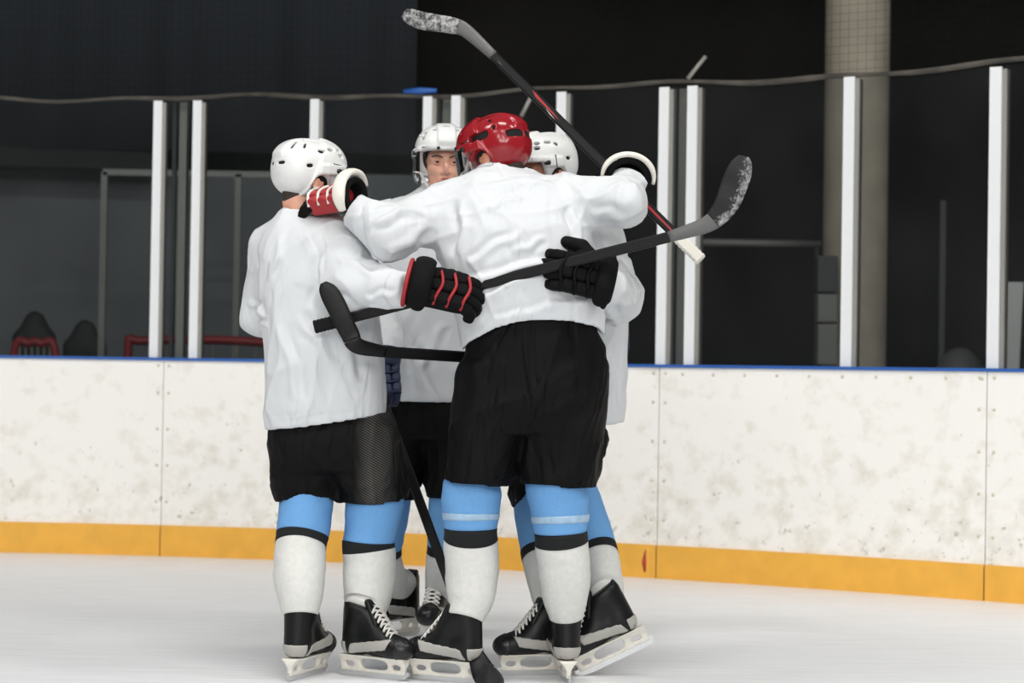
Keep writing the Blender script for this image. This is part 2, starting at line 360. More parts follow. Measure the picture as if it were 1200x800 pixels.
def nets(f, lo=None, hi=None, vox=.008, axes=None, relax=2):
    if axes is None:
        axes = [np.arange(lo[i]-2.3*vox, hi[i]+2.5*vox, vox) for i in range(3)]
    X, Y, Z = [np.asarray(a, np.float32) for a in axes]; n = (len(X), len(Y), len(Z))
    D = np.empty(n, np.float32)
    step = max(1, 400000//(n[1]*n[2]))
    yz = np.stack(np.meshgrid(Y, Z, indexing='ij'), -1).reshape(-1, 2)
    for i in range(0, n[0], step):
        xs = X[i:i+step]
        P = np.empty((len(xs)*len(yz), 3), np.float32); P[:, 0] = np.repeat(xs, len(yz)); P[:, 1:] = np.tile(yz, (len(xs), 1))
        D[i:i+step] = f(P).reshape(len(xs), n[1], n[2])
    ins = D < 0
    c = [n[0]-1, n[1]-1, n[2]-1]
    cnt = np.zeros(c, np.int8)
    for a in (0, 1):
        for b in (0, 1):
            for d in (0, 1): cnt += ins[a:a+c[0], b:b+c[1], d:d+c[2]]
    act = (cnt > 0) & (cnt < 8)
    I = np.argwhere(act); idx = np.full(c, -1, np.int64); idx[act] = np.arange(len(I))
    pos = np.zeros((len(I), 3)); num = np.zeros(len(I))
    G = [X, Y, Z]
    corners = [(a, b, d) for a in (0, 1) for b in (0, 1) for d in (0, 1)]
    for p in corners:
        for ax in range(3):
            if p[ax] == 1: continue
            q = list(p); q[ax] = 1
            d0 = D[I[:, 0]+p[0], I[:, 1]+p[1], I[:, 2]+p[2]]; d1 = D[I[:, 0]+q[0], I[:, 1]+q[1], I[:, 2]+q[2]]
            m = (d0 < 0) != (d1 < 0); t = np.where(m, d0/np.where(m, d0-d1, 1), 0)
            for k in range(3):
                g0 = G[k][I[:, k]+p[k]]
                v = g0+(t*(G[k][I[:, k]+q[k]]-g0) if k == ax else 0)
                pos[:, k] += np.where(m, v, 0)
            num += m
    pos /= num[:, None]
    F = []
    for ax in range(3):
        o = [a for a in range(3) if a != ax]
        sl0 = [slice(None)]*3; sl1 = [slice(None)]*3
        sl0[ax] = slice(0, n[ax]-1); sl1[ax] = slice(1, n[ax])
        for k in o: sl0[k] = slice(1, n[k]-1); sl1[k] = slice(1, n[k]-1)
        A = ins[tuple(sl0)]; B = ins[tuple(sl1)]
        E = np.argwhere(A != B)
        if not len(E): continue
        sgn = A[E[:, 0], E[:, 1], E[:, 2]]
        e = E.copy()
        for k in o: e[:, k] += 1
        def cid(da, db):
            q = e.copy(); q[:, o[0]] -= da; q[:, o[1]] -= db; return idx[q[:, 0], q[:, 1], q[:, 2]]
        Q = np.stack([cid(1, 1), cid(0, 1), cid(0, 0), cid(1, 0)], 1)
        flip = sgn if ax != 1 else ~sgn
        Q[~flip] = Q[~flip][:, ::-1]
        F.append(Q)
    F = np.vstack(F)
    F = F[(F >= 0).all(1)]
    E = np.vstack([F[:, [0, 1]], F[:, [1, 2]], F[:, [2, 3]], F[:, [3, 0]]])
    for _ in range(relax):
        acc = np.zeros_like(pos); k = np.zeros(len(pos))
        for j in range(3): acc[:, j] = np.bincount(E[:, 0], pos[E[:, 1], j], len(pos))
        k = np.bincount(E[:, 0], minlength=len(pos)); ok = k > 0
        pos[ok] = .5*pos[ok]+.5*acc[ok]/k[ok][:, None]
    return pos, F
def vnormals(V, F):
    a = V[F[:, 2]]-V[F[:, 0]]; b = V[F[:, 3]]-V[F[:, 1]]; fn = np.cross(a, b); N = np.zeros_like(V)
    for c in range(4):
        for j in range(3): N[:, j] += np.bincount(F[:, c], fn[:, j], len(V))
    return N/np.maximum(np.linalg.norm(N, axis=1), 1e-12)[:, None]
def frame_fn(g, O, A):
    """evaluate local sdf g in the frame with origin O and axes rows A"""
    O = np.asarray(O, np.float32); A = np.asarray(A, np.float32)
    return lambda P: g((P-O)@A.T)
def local_mesh(name, g, lo, hi, O, A, m, parent, vox=.004, relax=2):
    V, F = nets(g, lo, hi, vox, relax=relax)
    V = np.asarray(O)+V@np.asarray(A)
    return mesh_obj(name, V, F, m, parent)

# ================================================================== SETTING
# ---- rink boards follow a gentle corner curve
gp = [(0, 647), (192, 650.5), (315, 656), (600, 668), (770, 677), (985, 692), (1200, 707)]
G = np.array([ground(*p) for p in gp]); CF = np.polyfit(G[:, 0], G[:, 1], 2)
def cy(x): return np.polyval(CF, np.clip(x, -4.2, 4.2))+np.where(np.abs(x) > 4.2, (np.abs(x)-4.2)*np.sign(x)*np.polyval(np.polyder(CF), 4.2*np.sign(x)), 0)
def on_curve(px, py=430, back=0.0):
    x = 0.0
    for _ in range(20):
        d = ray(px, py); Y = float(cy(x))+back; x = d[0]*Y/d[1]
    return x
def strip(name, x0, x1, z0, z1, b0, b1, m, parent, n=None):
    """bent slab along the board curve between x0..x1, heights z0..z1, set back b0..b1 from the face"""
    n = n or max(2, int((x1-x0)/.25)+1)
    xs = np.linspace(x0, x1, n); V = []
    for x in xs:
        s = float(np.polyval(np.polyder(CF), np.clip(x, -4.2, 4.2))); nn = nrm([-s, 1, 0]); p = np.array([x, float(cy(x)), 0])
        for b, z in ((b0, z0), (b1, z0), (b1, z1), (b0, z1)): V.append(p+nn*b+np.array([0, 0, z]))
    F = [(i*4+j, i*4+(j+1) % 4, (i+1)*4+(j+1) % 4, (i+1)*4+j) for i in range(n-1) for j in range(4)]
    F += [(3, 2, 1, 0), tuple((n-1)*4+j for j in range(4))]
    return mesh_obj(name, np.array(V), [tuple(reversed(f)) for f in F], m, parent, smooth=False)
BH = 1.09; GT = 2.54
def slab(xs, near, far, z0, z1):
    n = len(xs); V = []
    for x, yn, yf in zip(xs, near, far): V += [(x, yn, z0), (x, yf, z0), (x, yf, z1), (x, yn, z1)]
    F = [(i*4+(j+1) % 4, i*4+j, (i+1)*4+j, (i+1)*4+(j+1) % 4) for i in range(n-1) for j in range(4)]+[(0, 1, 2, 3), tuple((n-1)*4+j for j in (3, 2, 1, 0))]
    return np.array(V), F
fx = np.linspace(-13, 13, 105); fy = np.array([float(cy(x)) for x in fx])+.03
V, F = slab(fx, np.full(105, -24.0), fy, -.1, 0)
fl = mesh_obj('floor', V, F, MT['ice'], None, smooth=False); tag(fl, 'pale grey skated ice surface with fine blade marks', 'ice', kind='structure')
wb = struct('wall_boards', 'white rink boards with yellow kick plate and blue cap rail')
jx = [-8.0, -5.4, on_curve(192), on_curve(773), on_curve(1157), 4.8, 7.2]
for a, b in zip(jx[:-1], jx[1:]):
    strip('board_panel', a+.002, b-.002, .155, BH-.012, 0, .035, MT['board'], wb)
    strip('kick_plate', a+.003, b-.003, 0, .17, -.012, -.0005, MT['kick'], wb)
strip('board_backing', jx[0], jx[-1], 0, BH-.02, .03, .1, MT['joint'], wb)
strip('cap_rail', jx[0], jx[-1], BH-.012, BH+.004, -.012, .11, MT['blue_cap'], wb)
sv, sf = tube_vf([(0, 0, 0), (0, -.004, 0)], [.008, .008], seg=8, ref=(0, 0, 1)); sme = None
def screw(x, z):
    global sme
    if sme is None:
        o = mesh_obj('screw', sv, sf, MT['screw'], wb); sme = o.data
    else:
        o = bpy.data.objects.new('screw', sme); COL.objects.link(o); o.parent = wb
    o.location = (x, float(cy(x))-.0005, z)
for x in jx[1:-1]:
    for z in (.3, .5, .7, .9, 1.05): screw(x-.03, z); screw(x+.03, z)
for x in np.arange(on_curve(800), on_curve(1190), .15): screw(float(x), 1.045)
# red scrape on the kick plate
xr_ = on_curve(757, 660)
V, F = tube_vf([(xr_, float(cy(xr_))-.013, .03), (xr_, float(cy(xr_))-.013, .08), (xr_+.002, float(cy(xr_))-.013, .145)], [.01, .022, .008], seg=10, ratio=.05, ref=(0, 1, 0))
mesh_obj('paint_smear', V, F, mat('red_paint_smear', (176, 50, 40), .6, noise=(60, .3)), wb)

wg = struct('wall_glass', 'clear rink glass panels held between white posts above the boards')
posts = [-420, -240, -60, 180, 226, 363, 495, 528, 651, 771, 804, 987, 1158, 1330, 1500]
pxs = [on_curve(p, 420 if p < 600 else 425, .05) for p in posts]
for p, x in zip(posts, pxs):
    wdt = .024
    strip('post', x-wdt, x+wdt, BH, GT-.02, .02, .032, MT['post'], wg, n=2)
    strip('post_channel', x-wdt*.9, x+wdt*1.7, BH, GT-.03, .034, .085, MT['alu'], wg, n=2)
pairs = {(180, 226), (495, 528), (771, 804)}
for (pa, xa), (pb, xb) in zip(list(zip(posts, pxs))[:-1], list(zip(posts, pxs))[1:]):
    strip('glass_pane', xa+.026, xb-.026, BH+.002, GT-.01, .045, .057, MT['glass'], wg)
    if (pa, pb) in pairs:
        xm = (xa+xb)/2
        strip('gate_jamb', xm-(.012 if pa < 400 else .022), xm+(.03 if pa < 400 else .05), BH, GT-.02, .10, .15, MT['alu'], wg, n=2)
        strip('gate_jamb', xm-.05, xm-.03, BH, GT-.02, .10, .13, MT['dark_panel'], wg, n=2)
# frayed rope along the glass top
rp = []
for x in np.linspace(jx[0], jx[-1], 160):
    rp.append((x, float(cy(x))+.045, GT-.005+.012*math.sin(x*3.1)+.008*math.sin(x*8.3+1)))
o = tube('net_rope', rp, [.010+.006*abs(math.sin(i*.37)*math.sin(i*.11)) for i in range(160)], MT['rope'], None, seg=8, ref=(0, 0, 1))
tag(o, 'frayed grey rope running along the top edge of the rink glass', 'rope')
xb0 = on_curve(492, 106)
o = tube('blue_rope_wrap', [(xb0-.09, float(cy(xb0-.09))+.04, GT+.012), (xb0, float(cy(xb0))+.04, GT+.014), (xb0+.09, float(cy(xb0+.09))+.04, GT+.012)], [.012, .02, .012], MT['blue_cap'], None, seg=8, ref=(0, 0, 1))
tag(o, 'short blue wrap on the rope above the glass', 'wrap')
# safety net above the glass
parts = []
def wire(p, q, r=.0008):
    p = np.array(p); q = np.array(q); d = nrm(q-p); a = nrm(np.cross(d, [0, 1, .1])); b = np.cross(d, a)
    V = [p+r*a, p+r*(-.5*a+.87*b), p+r*(-.5*a-.87*b), q+r*a, q+r*(-.5*a+.87*b), q+r*(-.5*a-.87*b)]
    return np.array(V), [(0, 1, 4, 3), (1, 2, 5, 4), (2, 0, 3, 5)]
nx = np.arange(-5, 5, .04)
for x in nx: parts.append(wire((x, float(cy(x))+.06, GT), (x, float(cy(x))+.06, 4.4)))
for z in np.arange(GT+.02, 4.4, .04):
    for a, b in zip(nx[:-1:6], nx[6::6]): parts.append(wire((a, float(cy(a))+.06, z), (b, float(cy(b))+.06, z)))
V, F = merge(parts); o = mesh_obj('safety_net', V, F, MT['net'], None); tag(o, 'fine black safety netting hanging above the rink glass', 'net', kind='stuff')
# slanted net struts
for i, (a, b, lab) in enumerate([((611, 136), (624, 110), 'short slanted metal strut behind the red helmet, below the rope'), ((806, 92), (827, 66), 'short slanted metal strut rising above the glass posts into the net')]):
    o = tube('net_strut', [at(*a, 10.95-.3*i), at(*b, 10.95-.3*i)], .011, MT['alu'], None, seg=8); tag(o, lab, 'strut', 'net struts')

# ---- the hall behind the glass
V, F = slab(fx, fy+.002, np.full(105, 24.0), -.06, -.001); tag(mesh_obj('floor_concourse', V, F, MT['concrete'], None, False), 'dark concrete floor behind the rink boards', 'floor', kind='structure')
V, F = box_vf((0, 18.2, 3), AX, (16, .1, 3.5)); tag(mesh_obj('wall_back', V, F, MT['wall'], None, False), 'wall far behind the glass, coloured black in place of shade', 'wall', kind='structure')
V, F = box_vf((0, 16, 6.0), AX, (16, 4.5, .1)); tag(mesh_obj('ceiling', V, F, MT['wall'], None, False), 'ceiling over the area behind the glass, coloured black in place of shade', 'ceiling', kind='structure')
for s, nm in ((-1, 'wall_left'), (1, 'wall_right')):
    V, F = box_vf((s*13, 16, 3), AX, (.1, 4.5, 3)); tag(mesh_obj(nm, V, F, MT['wall'], None, False), 'side wall, coloured black in place of shade, behind the rink glass, '+('left' if s < 0 else 'right'), 'wall', kind='structure')
# curtain upper left
c0 = at(-120, 60, 16.5)[0]; c1 = at(488, 60, 16.5)[0]; ztop = 5.6; zb = at(300, 178, 16.5)[2]
xs = np.linspace(c0-2, c1, 220); V = []
for x in xs:
    y = 16.5+.05*math.sin(x*5.3)+.03*math.sin(x*12.7+1)
    V += [(x, y, zb), (x, y, ztop), (x, y+.02, ztop), (x, y+.02, zb)]
F = [(i*4+j, i*4+(j+1) % 4, (i+1)*4+(j+1) % 4, (i+1)*4+j) for i in range(219) for j in range(4)]
tag(mesh_obj('curtain', np.array(V), F, MT['curtain'], None), 'dark navy curtain hanging in folds above the left glass', 'curtain')
# grey wall panels lower left and horizontal beam
a = at(-200, 195, 16.6); b = at(320, 420, 16.6)
o = box('wall_panel', (a[0]-2, 16.55, 0), (b[0]+1.4, 16.65, a[2]), MT['wall_grey']); tag(o, 'charcoal wall panelling low behind the left glass', 'panel')
a = at(-200, 172, 16.2); b = at(192, 196, 16.2)
V, F = box_vf(((a[0]+b[0])/2, 16.2, (a[2]+b[2])/2), np.array([nrm([1, 0, -.02]), [0, 1, 0], nrm([.02, 0, 1])]), ((b[0]-a[0])/2, .1, .07))
tag(mesh_obj('beam', V, F, MT['dark_seat'], None, False), 'long black beam crossing behind the left glass', 'beam')
# pale metal frame
fr = thing('metal_frame', 'thin pale metal door frame behind the left glass posts', 'frame', at(200, 425, 13.6)*np.array([1, 1, 0]))
zf = at(200, 203, 13.6)[2]
for p in (121, 278): x = at(p, 300, 13.6)[0]; box('upright', (x-.02, 13.58, 0), (x+.02, 13.62, zf), MT['grey_metal'], fr)
box('crossbar', (at(121, 205, 13.6)[0], 13.58, zf-.02), (at(420, 205, 13.6)[0], 13.62, zf+.02), MT['grey_metal'], fr)
# red barriers
def barrier(px0, px1, py, Y, label):
    p0 = at(px0, py, Y); p1 = at(px1, py, Y); t = thing('crowd_barrier', label, 'barrier', ((p0[0]+p1[0])/2, Y, 0), 'red barriers behind the glass')
    zt = p0[2]
    tube('top_rail', resample([(p0[0], Y, 0), (p0[0], Y, zt-.1), (p0[0]+.1, Y, zt), (p1[0]-.1, Y, zt), (p1[0], Y, zt-.1), (p1[0], Y, 0)], 40), .028, MT['red_metal'], t, seg=8, ref=(.05, 1, .07))
    tube('bottom_rail', [(p0[0], Y, .2), (p1[0], Y, .2)], .02, MT['red_metal'], t, seg=8)
    for x in np.linspace(p0[0], p1[0], 8)[1:-1]: tube('bar', [(x, Y, .2), (x, Y, zt)], .009, MT['grey_metal'], t, seg=6, ref=(0, 1, 0))
barrier(150, 325, 399, 13.0, 'red tube barrier behind the paired left glass posts')
barrier(16, 66, 402, 13.2, 'short red barrier at the far left behind the glass')
# dark chairs
def chair(px, py, Y, label):
    p = at(px, py, Y); t = thing('chair', label, 'chair', (p[0], Y, 0), 'black chairs behind the glass')
    zt = p[2]
    def bk(P): return smin(ell(P, (0, 0, zt-.12), (.09, .05, .11)), rbox(P, (0, 0, zt-.42), (.15, .05, .26), .05), .08)
    local_mesh('backrest', bk, (-.3, -.1, zt-.75), (.3, .1, zt+.05), (p[0], Y, 0), AX, MT['dark_seat'], t, vox=.02)
    box('seat', (p[0]-.15, Y-.42, .44), (p[0]+.15, Y, .52), MT['dark_seat'], t, bevel=.02)
    for sx in (-1, 1):
        for sy in (-.4, -.03): box('leg', (p[0]+sx*.13-.015, Y+sy-.015, 0), (p[0]+sx*.13+.015, Y+sy+.015, .46), MT['dark_seat'], t)
chair(41, 362, 14.2, 'tall black chair behind the glass at the far left'); chair(100, 372, 14.4, 'lower black chair behind the glass beside the thin metal frame')
# column and things on the right
pc = at(1003, 200, 13.6); R_ = 37.5/FPX*13.6
V, F = tube_vf([(pc[0], 13.6, 0), (pc[0], 13.6, .05), (pc[0], 13.6, 3), (pc[0], 13.6, 5.9)], [R_*1.05, R_, R_, R_], seg=40)
o = mesh_obj('concrete_column', V, F, MT['column'], None); tag(o, 'tall round raw concrete column behind the right glass', 'column')
eb = thing('electrical_box', 'stack of pale grey boxes fixed low on the concrete column', 'box', (pc[0]-.12, 13.3, 0))
for y0, y1, pp in ((345, 378, 'grey_metal'), (300, 343, 'dark_panel'), (380, 428, 'grey_metal')):
    za = at(970, y0, 13.3)[2]; zb_ = at(970, y1, 13.3)[2]
    box('enclosure', (at(957, y0, 13.3)[0], 13.25, max(0, zb_)), (at(981, y0, 13.3)[0], 13.40, za), MT[pp], eb, bevel=.01)
z = at(880, 285, 14.2)[2]
hr = thing('handrail', 'long pale grey handrail behind the glass, left of the column', 'rail', (at(880, 285, 14.2)[0], 14.2, 0))
tube('rail', [(at(780, 285, 14.2)[0], 14.2, z), (at(962, 285, 14.2)[0], 14.2, z)], .026, MT['grey_metal'], hr, seg=10)
for p in (782, 958): tube('post', [(at(p, 285, 14.2)[0], 14.2, 0), (at(p, 285, 14.2)[0], 14.2, z)], .018, MT['dark_panel'], hr, seg=8)
a = at(1164, 330, 12.4); b = at(1191, 428, 12.4)
V, F = box_vf(((a[0]+b[0])/2, 12.4, a[2]/2), np.array([nrm([1, .15, 0]), nrm([-.15, 1, 0]), nrm([.04, 0, 1])]), ((b[0]-a[0])/2, .02, a[2]/2))
tag(mesh_obj('display_board', V, F, MT['pale_panel'], None, False), 'upright pale grey board behind the glass at far right', 'board')
p = at(1125, 400, 12.8)
def mound(P): return np.maximum(ell(P, (0, 0, 0.5), (.26, .2, .75)), -P[:, 2])
local_mesh('covered_bin', mound, (-.3, -.25, 0), (.3, .25, 1.3), (p[0], 12.8, 0), AX, MT['dark_panel'], None, vox=.03)
tag(bpy.data.objects['covered_bin'], 'rounded dark grey bin behind the glass beside the pale board', 'bin')
x = at(1104, 300, 14.5)[0]; o = box('pipe_post', (x-.02, 14.48, 0), (x+.02, 14.52, at(1104, 235, 14.5)[2]), MT['dark_panel']); tag(o, 'thin dark upright post between column and right glass post', 'post')

# ================================================================== PLAYERS
def frame(a, pitch=0, roll=0):
    """axes rows: forward, left, up ; a: 0 right, 90 away from camera, 180 left, 270 to the camera"""
    a = math.radians(a); p = math.radians(pitch); r = math.radians(roll)
    f = np.array([math.cos(a)*math.cos(p), math.sin(a)*math.cos(p), math.sin(p)])
    l = np.array([-math.sin(a), math.cos(a), 0]); u = np.cross(f, l)
    l2 = math.cos(r)*l+math.sin(r)*u; u2 = np.cross(f, l2); return np.array([f, l2, u2])
def head_sdf(P):
    m = P.copy(); m[:, 1] = np.abs(m[:, 1])
    d = ell(m, (-.012, 0, .036), (.097, .077, .088))
    d = smin(d, ell(m, (.028, 0, -.03), (.066, .062, .088)), .03)
    d = smin(d, ell(m, (.05, 0, -.088), (.042, .046, .033)), .025)
    d = smin(d, rcone(m, (.083, 0, .022), (.068, .05, .02), .012, .010), .014)
    d = smin(d, rcone(m, (.058, .046, -.026), (.078, .028, -.036), .017, .014), .02)
    d = smax(d, -ell(m, (.104, .033, .002), (.018, .019, .0125)), .012)
    d = smin(d, rcone(m, (.093, 0, .008), (.113, 0, -.034), .0075, .0105), .009)
    d = smin(d, ell(m, (.102, .011, -.04), (.011, .008, .008)), .006)
    d = smin(d, rcone(m, (.078, .018, -.004), (.073, .05, -.002), .0055, .004), .006)
    d = smin(d, ell(m, (.09, 0, -.066), (.012, .026, .012)), .01)
    d = smin(d, ell(m, (.083, 0, -.098), (.016, .018, .014)), .012)
    e = ell(m, (-.006, .083, -.014), (.024, .013, .034))
    e = smax(e, -ell(m, (.002, .099, -.008), (.011, .009, .02)), .004)
    d = smin(d, e, .006)
    return d
def slot(d, az, el, a0, e0, la, le, rot=0, R=.12):
    da = az-math.radians(a0); de = el-math.radians(e0); c, s = math.cos(math.radians(rot)), math.sin(math.radians(rot))
    u = (c*da+s*de)/math.radians(la); v = (-s*da+c*de)/math.radians(le)
    k = (np.abs(u)**4+np.abs(v)**4)**.25
    return (k-1)*math.radians(min(la, le))*R
SLOTS = [(90, 33, 7.5, 3.6, 0), (70, 35, 7.5, 2.8, 0), (48, 33, 5.5, 3, 0), (48, 24, 5.5, 3, 0), (114, 2, 6, 3.4, -10), (152, 38, 3.2, 10, 0), (128, 40, 2.6, 8, 0), (150, 64, 8, 3.2, 30), (0, 50, 11, 2.6, 0), (28, 42, 6, 2.6, 0), (165, 4, 8, 2.6, 0)]
SLOTS_RED = [(93, 12, 20, 8, 4), (160, 3, 17, 6, 0), (120, 38, 3, 6, 30), (126, 20, 3, 4, 0), (50, 30, 4.5, 2.4, 0), (48, 12, 4.5, 2.4, 0), (150, 66, 6, 2.4, 30), (0, 52, 10, 2, 0)]
def helmet_sdf(P, slots=SLOTS):
    m = P.copy(); m[:, 1] = np.abs(m[:, 1])
    c = np.array([-.006, 0, .036], np.float32); q = m-c
    r = np.array([.136, .112, .110], np.float32)
    k = ((np.abs(q/r))**2.45).sum(1)**(1/2.45)
    d = (k-1)*.11
    az = np.arctan2(q[:, 1], q[:, 0]); el = np.arctan2(q[:, 2], np.hypot(q[:, 0], q[:, 1]))
    # raised central band, stepped rear shell, side ridge
    d = d-.006*np.clip((.038-np.abs(m[:, 1]))/.006, 0, 1)*np.clip((m[:, 2]-.06)/.02, 0, 1)
    d = d+.009*np.clip((-.004-m[:, 0]+.35*(m[:, 2]-.08))/.003, 0, 1)
    ridge = np.abs(m[:, 2]-.052-.15*m[:, 0])
    d = d-.010*np.clip((.022-np.abs(m[:, 2]-.030-.12*m[:, 0]))/.007, 0, 1)*np.clip((m[:, 0]+.025)/.012, 0, 1)*np.clip((.10-m[:, 0])/.012, 0, 1)
    inner = (((np.abs(q/(r-.019)))**2.45).sum(1)**(1/2.45)-1)*.095
    d = smax(d, -inner, .004)
    b = np.interp(m[:, 0], [-.14, -.11, -.05, -.03, .03, .045, .06, .14], [-.074, -.070, -.062, -.056, -.05, -.03, .036, .046])
    d = smax(d, b-m[:, 2], .006)
    d = smax(d, -ell(m, (.0, .115, -.035), (.037, .06, .048)), .006)
    for a0, e0, la, le, rot in slots:
        s_ = np.maximum(slot(d, az, el, a0, e0, la, le, rot), -1)
        d = np.maximum(d, -s_)
    return d
def build_head(root, O, A, hm, skin, visor=True, slots=SLOTS):
    """helmet with vents, liner, visor, straps; hair, eyes, brows, lips"""
    g = (lambda P: helmet_sdf(P, slots))
    h = local_mesh('helmet', g, (-.16, -.14, -.09), (.15, .14, .165), O, A, hm, root, vox=.003, relax=1)
    def lin(P):
        q = P-np.array([-.006, 0, .036], np.float32); r = np.array([.120, .097, .094], np.float32)
        d = (((np.abs(q/r))**2.45).sum(1)**(1/2.45)-1)*.094
        b = np.interp(P[:, 0], [-.14, -.05, .03, .05, .07, .14], [-.05, -.035, -.02, .02, .058, .064])
        d = np.maximum(d, b-P[:, 2])
        return np.maximum(d, -(((np.abs(q/(r-.016)))**2.45).sum(1)**(1/2.45)-1)*.08)
    local_mesh('foam_liner', lin, (-.14, -.11, -.055), (.125, .11, .14), O, A, MT['liner'], h, vox=.005)
    def W(p): return np.asarray(O)+np.asarray(p, float)@A
    for s in (-1, 1):
        tube('chin_strap', [W(p) for p in resample([(.044, s*.104, -.012), (.05, s*.082, -.06), (.055, s*.058, -.10), (.062, s*.03, -.126), (.066, 0, -.129)], 14)], .0055, MT['strap'], h, seg=8, ratio=.45, ref=A[0])
        V, F = tube_vf([W((.052, s*.105, .032)), W((.052, s*.124, .032))], [.009, .008], seg=12, ref=A[0]); mesh_obj('visor_screw', V, F, MT['black_plastic'], h)
        V, F = tube_vf([W((.128, s*.033, .052)), W((.141, s*.033, .052))], [.0065, .006], seg=10, ref=A[2]); mesh_obj('rivet', V, F, MT['black_plastic'], h)
        def guard(P): return np.maximum(np.abs(ell(P, (.0, s*.095, -.035), (.04, .022, .045)))-.0025, np.maximum(P[:, 2]+.02, -(P[:, 1]*s-.095)))
        local_mesh('ear_guard', guard, (-.05, min(s*.07, s*.125), -.09), (.05, max(s*.07, s*.125), 0), O, A, MT['visor'], h, vox=.004)
    if visor:
        V = []; F = []; na, nu = 41, 12
        for t in (0, .0022):
            for i in range(na):
                th = math.radians(-82+164*i/(na-1))
                for j in range(nu):
                    u = .056-j/(nu-1)*(.112-.02*abs(math.sin(th))**3)
                    V.append(W(((.147+t+.010*j/(nu-1))*math.cos(th)-.004, (.121+t)*math.sin(th), u)))
        n = na*nu
        for i in range(na-1):
            for j in range(nu-1):
                a, b, c, d = i*nu+j, (i+1)*nu+j, (i+1)*nu+j+1, i*nu+j+1
                F.append((d, c, b, a)); F.append((a+n, b+n, c+n, d+n))
        rim = [i*nu for i in range(na)]+[(na-1)*nu+j for j in range(1, nu)]+[i*nu+nu-1 for i in range(na-2, -1, -1)]+[j for j in range(nu-2, 0, -1)]
        for k in range(len(rim)):
            a, b = rim[k], rim[(k+1) % len(rim)]; F.append((a, b, b+n, a+n))
        mesh_obj('visor', np.array(V), F, MT['visor'], h)
    # hair
    def hair(P):
        m = P.copy(); m[:, 1] = np.abs(m[:, 1])
        d = ell(m, (-.012, 0, .036), (.101, .081, .091))
        line = np.interp(m[:, 0], [-.12, -.06, -.03, .005, .03, .05, .1], [-.07, -.07, -.03, .01, -.005, .03, .07])
        d = smax(d, line-m[:, 2], .006)
        return smin(d, np.maximum(rcone(m, (-.040, 0, -.03), (-.038, 0, -.09), .0515, .0475), np.maximum(m[:, 0]+.045, -.086-m[:, 2]+.25*np.abs(m[:, 1]))), .006)
    local_mesh('hair', hair, (-.12, -.09, -.10), (.1, .09, .13), O, A, MT['hair'], root, vox=.005)
    for s in (-1, 1):
        th = np.linspace(0, math.pi, 9); ring = [(.0125*math.sin(t), -.0125*math.cos(t)) for t in th]
        ce = np.array((.0795, s*.033, .0015))
        V = []; F = []
        for i, (r, u) in enumerate(ring):
            for j in range(14): V.append(W(ce+np.array((r*math.cos(j*2*math.pi/14), r*math.sin(j*2*math.pi/14), u))))
        F = [(i*14+j, i*14+(j+1) % 14, (i+1)*14+(j+1) % 14, (i+1)*14+j) for i in range(8) for j in range(14)]
        e = mesh_obj('eye', np.array(V), F, MT['eye'], root)
        V, F = tube_vf([W(ce+np.array((.0105, 0, 0))), W(ce+np.array((.0130, 0, 0)))], [.0066, .0045], seg=14, ref=A[2]); mesh_obj('iris', V, F, MT['iris'], e)
        for nm, uu, rr in (('upper_lid', .0085, .0036), ('lower_lid', -.0065, .0028)):
            tube(nm, [W(p) for p in resample([(.084, s*.0195, .0), (.0915, s*.027, uu*.85), (.0925, s*.034, uu), (.087, s*.044, uu*.6), (.08, s*.048, -.001)], 10)], rr, skin, e, seg=8, ref=A[0])
        tube('eyebrow', [W(p) for p in resample([(.0955, s*.013, .0175), (.0965, s*.027, .0235), (.0895, s*.043, .0245), (.078, s*.054, .019)], 12)], [.002+.0015*math.sin(i/11*3) for i in range(12)], MT['brow'], root, seg=8, ref=A[0])
    V1 = tube_vf([W(p) for p in resample([(.091, .024, -.066), (.1005, .010, -.0625), (.1015, 0, -.064), (.1005, -.010, -.0625), (.091, -.024, -.066)], 12)], [.0015+.0035*math.sin(i/11*math.pi) for i in range(12)], seg=8, ref=A[0])
    V2 = tube_vf([W(p) for p in resample([(.091, .022, -.068), (.0995, .010, -.0725), (.1005, 0, -.0735), (.0995, -.010, -.0725), (.091, -.022, -.068)], 12)], [.0015+.004*math.sin(i/11*math.pi) for i in range(12)], seg=8, ref=A[0])
    V, F = merge([V1, V2]); mesh_obj('lips', V, F, MT['lip'], root)

